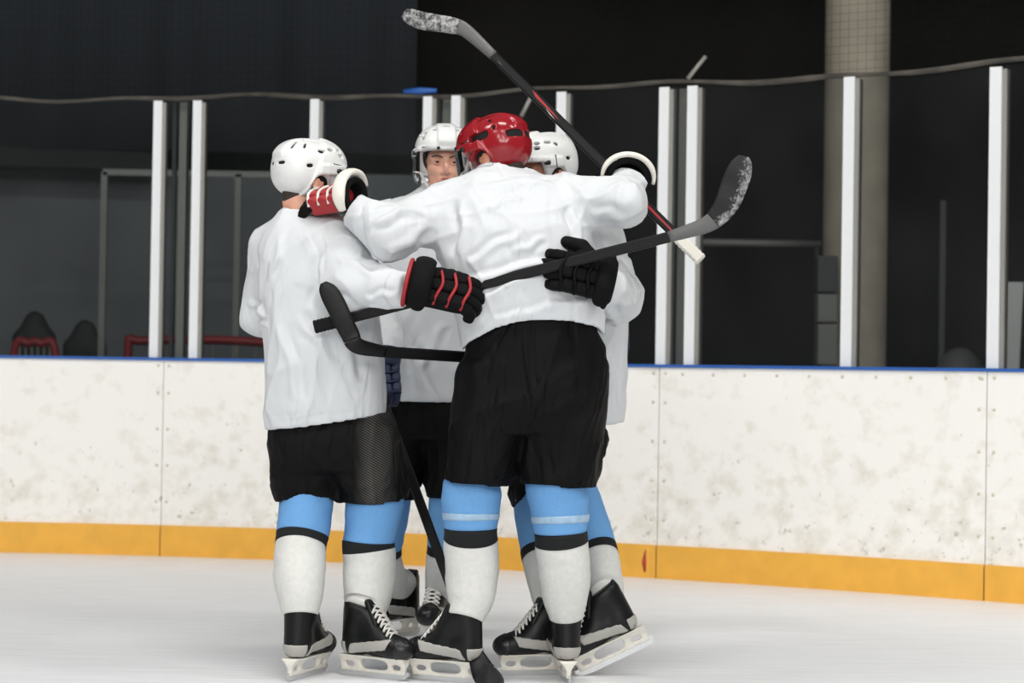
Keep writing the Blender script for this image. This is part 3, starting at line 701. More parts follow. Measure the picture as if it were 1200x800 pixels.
def glove(root, wrist, tip, back, hand, curl, mats, sc=1.2, thumb=.5, cuff_len=.05, wide=(.068, .052), roll=None, rim=True, tm=None, pm=None):
    """hockey glove: flared cuff, padded blocks on the back, four blocky fingers, a thumb"""
    wrist = np.asarray(wrist); Fd = nrm(np.asarray(tip)-wrist); B = np.asarray(back, float); B = nrm(B-(B@Fd)*Fd); S = np.cross(B, Fd)*hand
    A = np.array([Fd, S, B])*sc; O = wrist
    mb, mf, mc, mt, mr = mats   # back, fingers, cuff, trim, outer pads
    def W(p): return O+np.asarray(p, float)@A
    def palm(P):
        d = rbox(P, (.045, 0, -.008), (.062, .050, .024), .018)
        return smin(d, rcone(P, (.02, .03, -.012), (.05, .052, -.016), .026, .022), .02)
    gl = local_mesh('glove', palm, (-.03, -.07, -.05), (.13, .09, .04), O, A, pm or mf, root, vox=.0045)
    for i, f in enumerate((-.006, .029, .066)):
        for j, s0 in enumerate((-.034, .0, .033)):
            ff = f+(.010 if j == 1 else 0)
            def pad(P, f=ff, s0=s0): return rbox(P, (f+.015, s0, .016-.004*abs(s0)/.033), (.0185, .0178, .018), .009)
            local_mesh('back_pad', pad, (ff-.012, s0-.026, -.01), (ff+.042, s0+.026, .042), O, A, (mr if j == 1 else mb), gl, vox=.0045, relax=1)
    for i in range(4):
        s0 = (.0385-.0257*i); L = [.080, .090, .085, .070][i]; segs = [L*.40, L*.33, L*.27]
        p = np.array([.104-.006*abs(i-1.2), s0, .004]); ang = 0; pts = [p]
        sp = (1.5-i)*.03
        for k in range(3):
            ang += math.radians(curl*(.8, 1.1, .8)[k]+6)
            d = np.array([math.cos(ang), sp, -math.sin(ang)]); p = p+nrm(d)*segs[k]*1.02; pts.append(p)
        pts = np.array(pts)
        def fin(P, pts=pts):
            d = None; sv = np.array([0, 1, 0], np.float32)
            for k in range(3):
                a, b = pts[k], pts[k+1]; u = nrm(b-a); w_ = np.cross(u, sv); w_ = nrm(w_); Q = P-((a+b)/2).astype(np.float32)
                R = np.stack([Q@u.astype(np.float32), Q@np.cross(w_, u).astype(np.float32), Q@w_.astype(np.float32)], 1)
                e = rbox(R, (0, 0, 0), (np.linalg.norm(b-a)/2+.004, .0140-.0008*k, .0165-.001*k), .009); d = e if d is None else np.minimum(d, e)
            return d
        local_mesh('finger', fin, pts.min(0)-.024, pts.max(0)+.024, O, A, mf, gl, vox=.004, relax=1)
    b0 = np.array([.022, .046, -.012]); b1 = b0+nrm((.6, .62*thumb+.1, -.25))*.05; b2 = b1+nrm((.85, .15*thumb, -.3))*.042
    def th(P): return smin(rcone(P, b0, b1, .023, .020), rcone(P, b1, b2, .0205, .017), .004)
    pts = np.array([b0, b1, b2]); local_mesh('thumb', th, pts.min(0)-.028, pts.max(0)+.028, O, A, tm or mf, gl, vox=.004, relax=1)
    c0, c1 = (.055, .042), wide
    def cuff(P):
        t = np.clip((.008-P[:, 0])/(cuff_len+.008), 0, 1); a = c0[0]+(c1[0]-c0[0])*t; b = c0[1]+(c1[1]-c0[1])*t
        q = (np.hypot(P[:, 1]/a, P[:, 2]/b)-1)*b
        d = np.abs(q+.010)-.010
        return smax(d, np.abs(P[:, 0]-(.008-cuff_len)/2)-(cuff_len+.008)/2, .010)
    mx = max(c1)+.02
    local_mesh('cuff', cuff, (-cuff_len-.02, -mx, -mx), (.03, mx, mx), O, A, mc, gl, vox=.005)
    if roll:     # thick padded roll over the back of the cuff
        mroll, rr, f0, out, ratio = roll
        arc = []
        for j in range(25):
            t = math.radians(-8+196*j/24); arc.append(W((f0-.018*abs(math.cos(t))*0, (c1[0]+out)*math.cos(t), (c1[1]+out)*math.sin(t))))
        V, F = tube_vf(arc, [rr*sc*(.55+.45*min(1, 5*j/24, 5*(24-j)/24)) for j in range(25)], seg=14, ref=Fd, ratio=ratio)
        mesh_obj('cuff_roll', V, F, mroll, gl)
    if rim:
        ring = [W((-cuff_len, c1[0]*math.cos(2*math.pi*j/32), c1[1]*math.sin(2*math.pi*j/32))) for j in range(33)]
        tube('cuff_rim', ring, .006*sc, mt, gl, seg=8, ref=Fd, cap=False)
    for f in (.0265, .062, .099):
        tube('piping', [W(p) for p in resample([(f-.004, -.052, .008), (f, -.035, .029), (f+.010, 0, .034), (f, .034, .029), (f-.004, .051, .008)], 14)], .0045*sc, mt, gl, seg=6, ref=Fd)
    return gl, O, A

def skate(root, c, a, tilt=0, pivot=None, accent='boot_grey'):
    """skate standing at ice point c, heading a; tilt lifts the heel about the toe"""
    A = frame(a, -tilt); O = np.array(c, float)
    if tilt: O = O-np.array([0, 0, 0])+(-A[0]*.12+frame(a)[0]*.12) - 0
    def W(p): return O+np.asarray(p, float)@A
    def boot(P):
        d = ell(P, (.105, 0, .104), (.052, .045, .038))
        d = smin(d, rcone(P, (.07, 0, .112), (-.055, 0, .125), .043, .042), .025)
        d = smin(d, rcone(P, (-.078, 0, .112), (-.066, 0, .225), .043, .05), .025)
        d = smin(d, rcone(P, (.03, 0, .13), (-.03, 0, .215), .038, .046), .03)
        d = smax(d, .069-P[:, 2], .008); d = smax(d, P[:, 2]-(.245-.25*(P[:, 0]+.05)), .008); return d
    bt = local_mesh('skate', boot, (-.14, -.065, .06), (.17, .065, .27), O, A, MT['boot'], root, vox=.0055)
    def panel(P):
        k = np.maximum(np.abs(P[:, 0]-.005-.5*(P[:, 2]-.1))-.075, np.abs(P[:, 2]-.108-.15*P[:, 0])-.018)
        return np.maximum(np.abs(boot(P))-.0035, k)
    local_mesh('side_panel', panel, (-.12, -.065, .07), (.12, .065, .16), O, A, MT[accent], bt, vox=.0045, relax=1)
    def heelp(P): return np.maximum(np.abs(boot(P))-.0035, np.maximum(P[:, 0]+.085, np.abs(P[:, 2]-.10)-.022))
    local_mesh('heel_panel', heelp, (-.14, -.065, .07), (-.07, .065, .14), O, A, MT[accent], bt, vox=.0045, relax=1)
    def toe(P): return np.maximum(np.abs(boot(P))-.003, .112-P[:, 0])
    local_mesh('toe_cap', toe, (.1, -.06, .06), (.17, .06, .15), O, A, MT['black_plastic'], bt, vox=.0045, relax=1)
    def tongue(P):
        Q = P-np.array([.008, 0, .218], np.float32); c_, s_ = math.cos(.45), math.sin(.45)
        R = np.stack([c_*Q[:, 0]+s_*Q[:, 2], Q[:, 1], -s_*Q[:, 0]+c_*Q[:, 2]], 1); return rbox(R, (0, 0, 0), (.011, .036, .052), .01)
    local_mesh('tongue', tongue, (-.06, -.05, .16), (.06, .05, .31), O, A, MT['boot'], bt, vox=.005)
    def guard(P): return rbox(P, (-.100, 0, .228), (.01, .028, .032), .009)
    local_mesh('tendon_guard', guard, (-.13, -.05, .18), (-.08, .05, .30), O, A, MT['boot'], bt, vox=.005)
    for i in range(7):
        t = i/6; f = .088-.072*t; u = .148+.085*t
        for s in (-1, 1):
            tube('lace', [W(p) for p in resample([(f, s*.032, u-.012), (f-.004, s*.016, u+.002), (f-.012, -s*.016, u+.010), (f-.014, -s*.030, u)], 9)], .0038, MT['lace'], bt, seg=6, ref=A[0])
    def hold(P):
        f, s, u = P[:, 0], P[:, 1], P[:, 2]
        top = .137-.25*np.maximum(0, .05-u)
        d = np.maximum(f-top, -.132-f*1+.0+0*f)
        d = np.maximum(d, np.maximum(u-.075, .018-u))
        wd = np.interp(u, [.018, .045, .06, .076], [.006, .009, .018, .033])
        d = np.maximum(d, np.abs(s)-wd)
        hole = np.maximum(np.abs((f-.008)/.055)**3+np.abs((u-.047)/.019)**3, 0)**(1/3)-1
        d = smax(d, -hole*.019, .004)
        for fc, w_ in ((.098, .017), (-.092, .017)):
            h2 = (np.abs((f-fc)/w_)**3+np.abs((u-.043)/.009)**3)**(1/3)-1; d = smax(d, -h2*.009, .003)
        return d
    hd = local_mesh('blade_holder', hold, (-.14, -.036, .012), (.145, .036, .08), O, A, MT['holder'], bt, vox=.0042, relax=1)
    prof = [(-.145, .012), (-.135, .003), (-.10, 0), (.09, 0), (.13, .005), (.148, .02), (.146, .03), (-.145, .03)]
    n = len(prof); V = [W((f, s*.002, u)) for s in (-1, 1) for f, u in prof]
    F = [tuple(range(n)), tuple(range(2*n-1, n-1, -1))]+[(i, i+n, (i+1) % n+n, (i+1) % n) for i in range(n)]
    mesh_obj('blade', np.array(V), F, MT['steel'], bt, smooth=False)
    return O, A

def hemfn(poly, Y, zsmooth=None):
    pts = np.array([at(px, py, Y) for px, py in poly]); o = np.argsort(pts[:, 0]); pts = pts[o]
    return lambda P: np.interp(P[:, 0], pts[:, 0], pts[:, 2])
def folds(V, F, spec, seed=0, gain=1.0, hem=None, under=None):
    """soft cloth folds: elongated noise ridges and single creases, as real relief along the normal"""
    N = vnormals(V, F); D = np.zeros(len(V))
    for d, freq, amp, *win in spec.get('noise', []):
        d = nrm(d); q = V-.87*(V@d)[:, None]*d
        wp = vnoise(V*5.5, seed+11)*.10
        n = vnoise((q+wp[:, None])*freq, seed); seed += 1
        r = 1-np.abs(2*n-1); wgt = 1.0
        if win: c, rad = win; wgt = np.exp(-(np.linalg.norm(V-np.asarray(c), axis=1)/rad)**2)
        D += amp*(.55*(r**6-.15)+.45*(r**2-.35))*wgt
    for p0, p1, wd, amp, Yc, Yr in spec.get('crease', []):
        a = at(*p0, Yc)[[0, 2]]; b = at(*p1, Yc)[[0, 2]]; q = V[:, [0, 2]]-a; ab = b-a; L = np.linalg.norm(ab); u = ab/L; nn = np.array([-u[1], u[0]])
        t = (q@u)/L; s = q@nn + .006*np.sin(t*9)
        wgt = np.clip(1.15-np.abs(2*t-1)**3, 0, 1)*np.clip((t+.12)/.15, 0, 1)*np.clip((1.12-t)/.15, 0, 1)*np.clip((Yc+Yr-V[:, 1])/.05, 0, 1)
        D += wgt*amp*(np.exp(-(s/wd)**2)-.8*np.exp(-((s-1.5*wd)/wd)**2))
    if hem is not None: D = D*np.clip((V[:, 2]-hem(V))/.06, .12, 1)
    if under is not None:      # cloth tucked under the jersey lies flat and a little inside it
        k = np.clip((V[:, 2]-under(V)+.05)/.05, 0, 1); D = np.clip(D, -.007, .02)*(1-k)-.006*k
    return V+N*(D*gain)[:, None]

def person(spec):
    for l in spec['legs']:
        ys_ = [q[0] for q in l['sock']]; l['knee'] = np.array(at(np.interp(602, ys_, [q[1] for q in l['sock']]), 602, np.interp(602, ys_, [q[3] for q in l['sock']])))
        l['calf'] = np.array(at(np.interp(668, ys_, [q[1] for q in l['sock']]), 668, np.interp(668, ys_, [q[3] for q in l['sock']])))
        a_ = frame(l['skate'][1], -(l['skate'][2] if len(l['skate']) > 2 else 0)); l['ankle'] = np.asarray(l['skate'][0])+np.array((-.058, 0, .17))@a_+(-a_[0]*.12+frame(l['skate'][1])[0]*.12)
    base = spec['base']; root = thing('person', spec['label'], 'person', base)
    O = spec['head']; A = frame(*spec['face'])
    O = np.asarray(O, float)
    W = lambda p: O+np.asarray(p, float)@A
    # ---- body: one continuous surface, head to ankles
    neck0 = W((-.03, 0, -.075)); t = spec['torso']; arms = spec['arms']; legs = spec['legs']
    tz = sorted([(at((r[1]+r[2])/2, r[0], r[3])) for r in t], key=lambda p: p[2])
    pel = spec['pelvis']; chest = np.array(tz[-1])*.35+np.array(tz[len(tz)//2])*.65; chest[1] = tz[len(tz)//2][1]
    shs = [a['pts'][0] for a in arms]
    def body(P):
        d = frame_fn(head_sdf, O, A)(P)
        nb = (shs[0]+shs[1])/2+np.array([0, 0, .04]); nb[1] = neck0[1]*.6+nb[1]*.4+spec.get('nby', 0)
        d = smin(d, rcone(P, neck0, nb, .056, .054), .02)
        d = smin(d, rcone(P, nb, (shs[0]*.75+shs[1]*.25), .045, .05), .03); d = smin(d, rcone(P, nb, (shs[1]*.75+shs[0]*.25), .045, .05), .03)
        d = smin(d, chain(P, [nb-np.array([0, 0, .08]), (nb+pel)/2, pel], [.085, .085, .095]), .05)
        for a in arms: d = smin(d, chain(P, [a['pts'][0], a['pts'][1], a['pts'][2]], [.045, .038, .028]), .03)
        for l in legs: d = smin(d, chain(P, [pel*(1-l.get('hipx', .85))+l.get('hipx', .85)*np.array([l['knee'][0], pel[1], pel[2]]), l['knee'], l['calf'], l['ankle']], [.055, .045, .042, .03]), .03)
        return d
    pts = np.array([O]+[p for a in arms for p in a['pts'][:3]]+[l['ankle'] for l in legs]+[pel]); lo = pts.min(0)-.17; hi = pts.max(0)+.17
    fine = spec.get('fine', .006)
    def axis(k):
        c0, c1 = O[k]-.135, O[k]+.135
        if k == 2: c0 -= .03
        return np.concatenate([np.arange(lo[k], c0-.001, .018), np.arange(c0, c1, fine), np.arange(c1+.004, hi[k], .018)])
    V, F = nets(body, axes=[axis(0), axis(1), axis(2)], relax=1); mesh_obj('body', V, F, spec['skin'], root)
    build_head(root, O, A, spec['helmet'], spec['skin'], slots=spec.get('slots', SLOTS))
    # ---- jersey
    tp = profile(t); hem = hemfn(spec['hem'], t[0][3])
    def jer0(P):
        d = tp(P)
        for a in arms: d = smin(d, chain(P, a['pts'], a['rad'], .035), a.get('k', .05))
        return d
    cuts = [(a['pts'][-1], nrm(a['pts'][-1]-a['pts'][-2])) for a in arms]
    nckc = neck0
    def jer(P):
        d = jer0(P); hz = hem(P)
        d = smax(d, hz-P[:, 2], .006)
        d = np.maximum(d, -np.maximum(tp(P)+.012, P[:, 2]-hz-.06))
        for c, n_ in cuts:
            pl = (P-c.astype(np.float32))@n_.astype(np.float32); near = np.linalg.norm(P-c.astype(np.float32), axis=1)-.13
            d = np.where(near < 0, smax(d, pl-.012, .008), d)
        # neck opening
        d = smax(d, -rcone(P, neck0+np.array([0, 0, -.02]), W((-.03, 0, .05)), .066, .085), .008)
        return d
    ap = np.array([p for a in arms for p in a['pts']]); mr = max(max(a['rad']) for a in arms)
    lo = np.minimum(tp.lo, ap.min(0)-mr); hi = np.maximum(tp.hi, ap.max(0)+mr); 
    V, F = nets(jer, lo, hi, spec.get('jvox', .0085))
    for a in arms:   # ---- relief stays off the cuffs
        pass
    V = folds(V, F, spec['folds'], spec['seed'], hem=hem)
    j = mesh_obj('jersey', V, F, MT['jersey'], root)
    # collar
    # ---- shorts
    hp = profile(spec['hips']); lp = [profile(r) for r in spec['shorts']]; sh = hemfn(spec['shem'], spec['hips'][0][3])
    def sho(P):
        d = hp(P)
        for l in lp: d = smin(d, l(P), .035)
        z = sh(P); d = smax(d, z-P[:, 2], .006)
        inn = np.minimum(lp[0](P), lp[1](P))
        return np.maximum(d, -np.maximum(inn+.012, P[:, 2]-z-.05))
    lo = np.minimum(np.minimum(lp[0].lo, lp[1].lo), hp.lo)-.02; hi = np.maximum(np.maximum(lp[0].hi, lp[1].hi), hp.hi)+.02
    V, F = nets(sho, lo, hi, .0095)
    V = folds(V, F, spec.get('sfolds', {'noise': [((.3, 0, 1), 6, .022), ((1, 0, .5), 9, .012)]}), spec['seed']+40, hem=sh, under=hem)
    mesh_obj('shorts', V, F, spec.get('shorts_mat', MT['black_cloth']), root)
    # ---- socks
    for l in legs:
        C = []; R = []
        for py, cx, r, Y in l['sock']: C.append(np.append(at(cx, py, Y), r))
        so, sa = skate(root, l['skate'][0], *l['skate'][1:]); tgt = so+np.array((-.060, 0, .215))@sa; dl = tgt-C[-1][:3]
        C[-1][:3] += dl; C[-2][:3] += .55*dl*np.array([1, 1, .3]); C[-3][:3] += .2*dl*np.array([1, 1, 0])
        Q = resample(C, 60); path = Q[:, :3]; rad = Q[:, 3]
        ys = np.interp(np.linspace(0, 1, 60), np.linspace(0, 1, len(l['sock'])), [s[0] for s in l['sock']])
        sd = random.random()*9
        fn0 = lambda t, th: 1
        b0 = int(np.argmin(abs(ys-l['band'][0]))); b1 = int(np.argmin(abs(ys-l['band'][1])))
        def piece(name, i, j, m, par, inflate):
            V, F = tube_vf(path[i:j+1], rad[i:j+1]+inflate, seg=32, ratio=1.05, ref=(0, 1, 0) if abs(path[-1][0]-path[0][0]) > .12 else (0, 1, 0), cap=True)
            nz = vnoise(V*np.array([14, 14, 30])+sd, 3)-.5
            c = np.repeat(path[i:j+1], 32, 0); V = V+(V-c)*(nz[:, None]*.06); return mesh_obj(name, V, F, m, par)
        s = piece('sock', 0, b0, MT['blue_sock'], root, 0)
        piece('black_stripe', b0, b1, MT['black_sock'], s, .0012)
        piece('white_band', b1, 59, MT['white_sock'], s, 0)
        if 'tape' in l:
            i = int(np.argmin(abs(ys-l['tape']))); piece('sock_tape', i-2, i+1, MT['tape'], s, .0015)
    for g in spec['gloves']: glove(root, **g)
    return root

def P3(*a): return np.array(at(*a))
def G0(px, py): p = ground(px, py); return p
BLK = (MT['glove_black'], MT['glove_black'], MT['glove_black'], MT['glove_black'], MT['glove_black'])
BRED = (MT['glove_black'], MT['glove_black'], MT['glove_black'], MT['glove_red'], MT['glove_black'])
REDW = (MT['glove_red'], MT['glove_black'], MT['glove_black'], MT['glove_white'], MT['glove_red'])
NAVY = (MT['glove_navy'],)*5

# ---------------- A: red helmet, back to the camera
A_sh = [P3(525, 242, 7.06), P3(665, 232, 7.06)]
person(dict(base=(P3(600, 790, 7.0)[0], 7.0, 0), label='player in red helmet, back turned, arms spread over two team-mates', seed=1,
    nby=.03, jvox=.0065, slots=SLOTS_RED, head=P3(582, 184, 7.14), face=(146, -16, 0), helmet=MT['red_helmet'], skin=MT['skin2'], pelvis=P3(622, 425, 7.0),
    torso=[(425, 541, 712, 6.98, .165), (392, 540, 709, 6.98, .17), (350, 533, 704, 6.98, .17), (310, 518, 696, 6.99, .17), (270, 506, 690, 7.01, .168), (240, 506, 684, 7.04, .155), (218, 522, 664, 7.07, .13), (207, 540, 640, 7.10, .105), (200, 552, 618, 7.12, .085), (194, 562, 602, 7.13, .072)],
    hem=[(520, 416), (541, 411), (550, 402), (580, 386), (610, 378), (640, 376), (670, 378), (698, 384), (712, 396)],
    arms=[dict(pts=[A_sh[0], P3(460, 274, 6.93), P3(418, 247, 6.98)], rad=[.085, .078, .058], k=.05), dict(pts=[A_sh[1], P3(729, 238, 6.98), P3(733, 217, 7.16)], rad=[.085, .071, .060], k=.05)],
    hips=[(360, 552, 700, 6.97, .14), (400, 545, 703, 6.97, .155), (440, 538, 704, 6.98, .165), (475, 533, 703, 6.98, .165), (505, 533, 700, 6.98, .14)],
    shorts=[[(430, 540, 624, 6.98, .14), (480, 530, 618, 6.98, .14), (520, 526, 611, 6.97, .135), (545, 522, 603, 6.97, .13), (580, 517, 594, 6.97, .125)],
            [(430, 612, 704, 6.98, .14), (480, 611, 703, 6.98, .14), (520, 612, 702, 6.98, .135), (545, 610, 700, 6.98, .13), (580, 609, 699, 6.98, .125)]],
    shem=[(515, 563), (590, 570), (603, 574), (610, 566), (660, 570), (700, 572)],
    legs=[dict(knee=P3(553, 600, 6.98), ankle=P3(548, 722, 7.0), sock=[(556, 557, .085, 6.98), (575, 553, .100, 6.98), (600, 552, .096, 6.98), (622, 552, .087, 6.98), (640, 552, .091, 6.99), (670, 552, .090, 7.0), (700, 549, .078, 7.0), (728, 541, .057, 7.0)], band=(619, 632), tape=606, skate=(G0(525, 799), 157)),
          dict(knee=P3(655, 600, 6.98), ankle=P3(660, 722, 7.02), sock=[(550, 654, .104, 6.98), (575, 653, .103, 6.98), (600, 656, .097, 6.98), (624, 657, .088, 6.98), (645, 659, .089, 6.99), (670, 661, .088, 7.0), (700, 661, .076, 7.02), (728, 661, .058, 7.04)], band=(622, 635), tape=609, skate=(G0(659, 795), 98))],
    gloves=[dict(wrist=P3(402, 231, 7.01), tip=P3(402, 231, 7.01)+np.array([-.80, .45, -.10]), back=(-.2, -.5, .85), hand=-1, curl=15, mats=REDW, pm=MT['glove_red'], sc=1.1, wide=(.066, .056), cuff_len=.055, thumb=.2, roll=(MT['glove_white'], .012, -.035, .014, 1.9), rim=False),
            dict(wrist=P3(731, 205, 7.22), tip=P3(731, 205, 7.22)+np.array([-.12, .9, .18]), back=(.15, -.2, 1), hand=1, curl=25, mats=(MT['glove_black'], MT['glove_black'], MT['glove_black'], MT['glove_white'], MT['glove_black']), sc=1.1, wide=(.074, .064), cuff_len=.08, roll=(MT['glove_white'], .009, -.075, .008, 1.5), rim=False)],
    folds=dict(noise=[((.5, 0, .5), 6, .012), ((1, 0, .25), 12, .006), ((.6, .2, -1), 9, .008)],
        crease=[((535, 235), (533, 300), .014, -.016, 6.9, .15), ((505, 262), (455, 300), .016, .012, 6.9, .2), ((520, 300), (470, 312), .014, .010, 6.9, .2), ((480, 248), (430, 268), .012, .007, 6.9, .2), ((665, 240), (672, 300), .012, -.012, 6.9, .15), ((690, 245), (735, 255), .014, .008, 6.9, .2), ((545, 330), (690, 300), .014, .010, 6.9, .15), ((560, 350), (640, 320), .012, .009, 6.9, .15), ((550, 310), (610, 275), .014, .010, 6.9, .15), ((600, 372), (690, 350), .014, .009, 6.9, .15), ((560, 222), (650, 215), .016, .009, 7.0, .15), ((570, 250), (620, 230), .012, .008, 7.0, .15), ((640, 280), (600, 300), .012, .007, 6.9, .15), ((550, 395), (610, 365), .012, .008, 6.9, .15)])))

# ---------------- B: left player, back to the camera, looking right
B_sh = [P3(322, 290, 7.2), P3(392, 282, 7.1)]
def striped_shorts(bx):
    m = mat('black_nylon_with_striped_side', (8, 8, 9), .68, spec=.15, bump=(180, .25)); crease_bump(m, .6, .012); nt = m.node_tree; b = nt.nodes['Principled BSDF']; tc = nt.nodes['Texture Coordinate']
    sx = nt.nodes.new('ShaderNodeSeparateXYZ'); nt.links.new(tc.outputs['Object'], sx.inputs[0])
    x0, x1 = P3(418, 540, 7.15)[0]-bx, P3(438, 540, 7.15)[0]-bx; x2 = P3(470, 540, 7.15)[0]-bx
    r = nt.nodes.new('ShaderNodeMapRange'); r.inputs['From Min'].default_value = x0; r.inputs['From Max'].default_value = x1; nt.links.new(sx.outputs['X'], r.inputs['Value'])
    r2 = nt.nodes.new('ShaderNodeMapRange'); r2.inputs['From Min'].default_value = x2; r2.inputs['From Max'].default_value = x1; nt.links.new(sx.outputs['X'], r2.inputs['Value'])
    wv = nt.nodes.new('ShaderNodeTexWave'); wv.inputs['Scale'].default_value = 42; wv.inputs['Distortion'].default_value = .4
    mp = nt.nodes.new('ShaderNodeMapping'); mp.inputs['Rotation'].default_value = (0, 1.05, 0); nt.links.new(tc.outputs['Object'], mp.inputs['Vector']); nt.links.new(mp.outputs[0], wv.inputs['Vector'])
    a = nt.nodes.new('ShaderNodeMath'); a.operation = 'MULTIPLY'; nt.links.new(r.outputs[0], a.inputs[0]); nt.links.new(r2.outputs[0], a.inputs[1])
    c = nt.nodes.new('ShaderNodeMath'); c.operation = 'MULTIPLY'; nt.links.new(a.outputs[0], c.inputs[0]); nt.links.new(wv.outputs['Fac'], c.inputs[1])
    x = nt.nodes.new('ShaderNodeMix'); x.data_type = 'RGBA'; x.inputs['A'].default_value = (*s2l((8, 8, 9)), 1); x.inputs['B'].default_value = (*s2l((92, 90, 86)), 1)
    nt.links.new(c.outputs[0], x.inputs['Factor']); nt.links.new(x.outputs['Result'], b.inputs['Base Color'])
    return m
person(dict(base=(P3(385, 790, 7.15)[0], 7.15, 0), label='player in white helmet at far left, back turned, with red and black glove', seed=21, shorts_mat=striped_shorts(P3(385, 790, 7.15)[0]),
    jvox=.0065, head=P3(361, 212, 7.17), face=(34, -4, 0), helmet=MT['white_helmet'], skin=MT['skin'], pelvis=P3(388, 500, 7.15),
    torso=[(525, 310, 456, 7.15, .15), (500, 311, 453, 7.15, .152), (450, 311, 450, 7.15, .155), (410, 309, 447, 7.15, .16), (370, 304, 444, 7.15, .16), (330, 302, 438, 7.15, .16), (295, 303, 424, 7.15, .15), (272, 312, 408, 7.15, .13), (256, 321, 388, 7.16, .11), (247, 327, 370, 7.17, .09), (238, 331, 358, 7.17, .07), (230, 333, 354, 7.17, .066)],
    hem=[(300, 505), (312, 504), (355, 500), (400, 494), (452, 485), (470, 482)],
    arms=[dict(pts=[B_sh[0], P3(306, 372, 7.27), P3(385, 322, 7.72)], rad=[.09, .062, .06]), dict(pts=[B_sh[1], P3(414, 336, 6.98), P3(474, 339, 6.88)], rad=[.092, .094, .058], k=.05)],
    hips=[(480, 315, 458, 7.15, .135), (505, 316, 463, 7.15, .145), (530, 320, 468, 7.15, .145), (548, 326, 468, 7.15, .13)],
    shorts=[[(500, 315, 396, 7.16, .125), (540, 320, 398, 7.16, .125), (570, 322, 398, 7.16, .12), (605, 322, 399, 7.16, .115)], [(500, 372, 463, 7.14, .125), (540, 385, 473, 7.14, .125), (570, 397, 478, 7.14, .12), (605, 400, 481, 7.14, .115)]],
    shem=[(315, 592), (328, 588), (350, 581), (385, 583), (398, 590), (405, 588), (440, 591), (485, 583)],
    legs=[dict(knee=P3(358, 605, 7.17), ankle=P3(357, 718, 7.17), sock=[(565, 361, .092, 7.15), (590, 359, .093, 7.13), (610, 357, .091, 7.11), (630, 354, .088, 7.09), (645, 352, .087, 7.07), (675, 352, .087, 7.03), (700, 354, .075, 7.0), (724, 356, .06, 6.98)], band=(628, 640), skate=(G0(360, 793), 68)),
          dict(knee=P3(436, 605, 7.12), ankle=P3(432, 722, 7.14), sock=[(570, 441, .100, 7.14), (595, 438, .098, 7.14), (615, 435, .092, 7.14), (635, 432, .088, 7.14), (650, 433, .090, 7.14), (680, 434, .089, 7.14), (708, 432, .078, 7.14), (730, 428, .062, 7.14)], band=(634, 646), skate=(G0(437, 794), -32))],
    gloves=[dict(wrist=P3(412, 318, 7.86), tip=P3(440, 312, 8.02), back=(-.5, .3, .2), hand=1, curl=10, mats=BRED),
            dict(wrist=P3(502, 336, 6.79), tip=P3(548, 346, 6.79), back=(.05, -.9, .45), hand=1, curl=34, mats=BRED, sc=1.25, cuff_len=.055, wide=(.062, .052), thumb=.1, roll=(MT['glove_black'], .014, -.018, .004, 2.0))],
    folds=dict(noise=[((.05, 0, 1), 7, .012), ((.3, 0, 1), 12, .006)],
        crease=[((372, 300), (366, 360), .014, -.013, 7.0, .2), ((352, 262), (372, 330), .013, .009, 7.0, .2), ((335, 265), (318, 330), .014, .008, 7.05, .2), ((395, 300), (440, 322), .013, .010, 6.95, .2), ((385, 345), (420, 365), .012, .011, 6.95, .2), ((420, 300), (465, 318), .010, .007, 6.95, .2), ((430, 350), (468, 345), .010, .008, 6.95, .2), ((350, 370), (395, 430), .016, .012, 7.0, .2), ((395, 380), (420, 450), .014, .009, 7.0, .2), ((330, 380), (350, 470), .016, .009, 7.0, .2), ((312, 495), (450, 478), .005, -.003, 7.0, .2), ((288, 350), (315, 372), .010, .010, 7.15, .2), ((300, 385), (318, 378), .010, .008, 7.15, .2)])))

